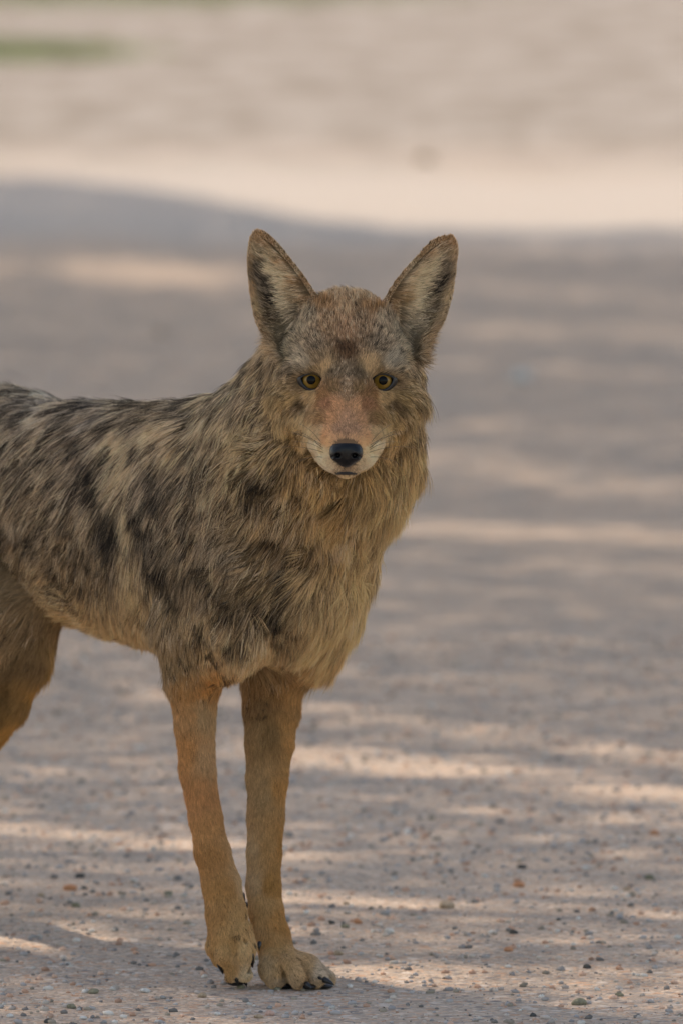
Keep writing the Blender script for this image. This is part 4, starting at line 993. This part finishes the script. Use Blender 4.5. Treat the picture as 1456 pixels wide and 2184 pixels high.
# ------------------------------------------------------------------ roadside trees whose crowns shade the road
lfm = bpy.data.materials.new('leaf'); lfm.use_nodes = True; nt = lfm.node_tree; bs = nt.nodes['Principled BSDF']
co = nt.nodes.new('ShaderNodeNewGeometry').outputs['Position']
nt.links.new(ramp(nt, noise(nt, co, 4, 3), [(.3, (.05, .08, .025)), (.7, (.10, .13, .04))]), bs.inputs['Base Color']); bs.inputs['Roughness'].default_value = .6
brk, nt, bs = nmat('bark'); co = nt.nodes.new('ShaderNodeNewGeometry').outputs['Position']
nt.links.new(ramp(nt, noise(nt, mapping(nt, co, (8, 8, 1.5)), 2, 5), [(.3, (.05, .038, .03)), (.7, (.17, .13, .10))]), bs.inputs['Base Color']); bs.inputs['Roughness'].default_value = .95
tr = np.random.default_rng(11)
NL = 520000
lx = tr.uniform(-3.0, 3.2, NL); ly = tr.uniform(-2.2, 20.5, NL)
keep = tr.random(NL) > light_at(lx, ly)*1.0
lx, ly = lx[keep], ly[keep]
lh_ = 4.2+3.6*tr.random(len(lx))
L0 = np.stack([lx, ly, np.zeros_like(lx)], 1)+SUN[None]*(lh_/SUN[2])[:, None]
TREES = [(-3.3, 3.2, 'broad tree'), (-4.6, 8.6, 'second tree'), (-3.9, 14.2, 'third tree'), (-5.0, 20.2, 'last tree')]
tp_ = np.array([t_[:2] for t_ in TREES]); own = ((L0[:, None, :2]-tp_[None])**2).sum(-1).argmin(1)
# leaf quads lie across the light, tumbling a little
nrm_ = unit(SUN[None]+tr.normal(size=L0.shape)*.45); ua = unit(np.cross(nrm_, tr.normal(size=L0.shape))); ub = np.cross(nrm_, ua)
ls = tr.uniform(.016, .032, len(L0))[:, None]
Q = np.stack([L0-ua*ls, L0-ub*ls*.55, L0+ua*ls, L0+ub*ls*.55], 1)
for k, (tx, ty, nm_) in enumerate(TREES):
    root = bpy.data.objects.new('roadside_tree', None); C.objects.link(root); root.location = (tx, ty, 0)
    tag(root, 'leafy tree beside the road, its crown shading the gravel, %s from the camera' % nm_, 'tree', 'trees along the road')
    o3 = np.array([tx, ty, 0]); m = own == k
    mesh_np('crown', Q[m].reshape(-1, 3)-o3, np.arange(m.sum()*4).reshape(-1, 4), lfm, root, smooth=False)
    v_, f_ = tube([(0, 0, -.1), (.03, .02, 1.2), (-.04, .05, 2.6), (.06, 0, 4.2), (.0, .05, 6.2)], [.21, .16, .13, .10, .04], 14)
    tvs, tfs = [v_], [f_]; o_ = len(v_)
    cand = L0[m]-o3
    for q in cand[tr.integers(0, len(cand), 20)]:
        z0 = tr.uniform(1.9, min(5.6, q[2]-.3)); a = np.array([0, 0, z0]); md = a*.5+q*.5+[0, 0, .25]
        tq = np.linspace(0, 1, 6)[:, None]; cv = a*(1-tq)**2+md*2*tq*(1-tq)+q*tq**2
        v_, f_ = tube(cv, np.linspace(.035, .006, 6), 6); tvs.append(v_); tfs.append(f_+o_); o_ += len(v_)
    mesh_np('trunk', np.concatenate(tvs), np.concatenate(tfs), brk, root)
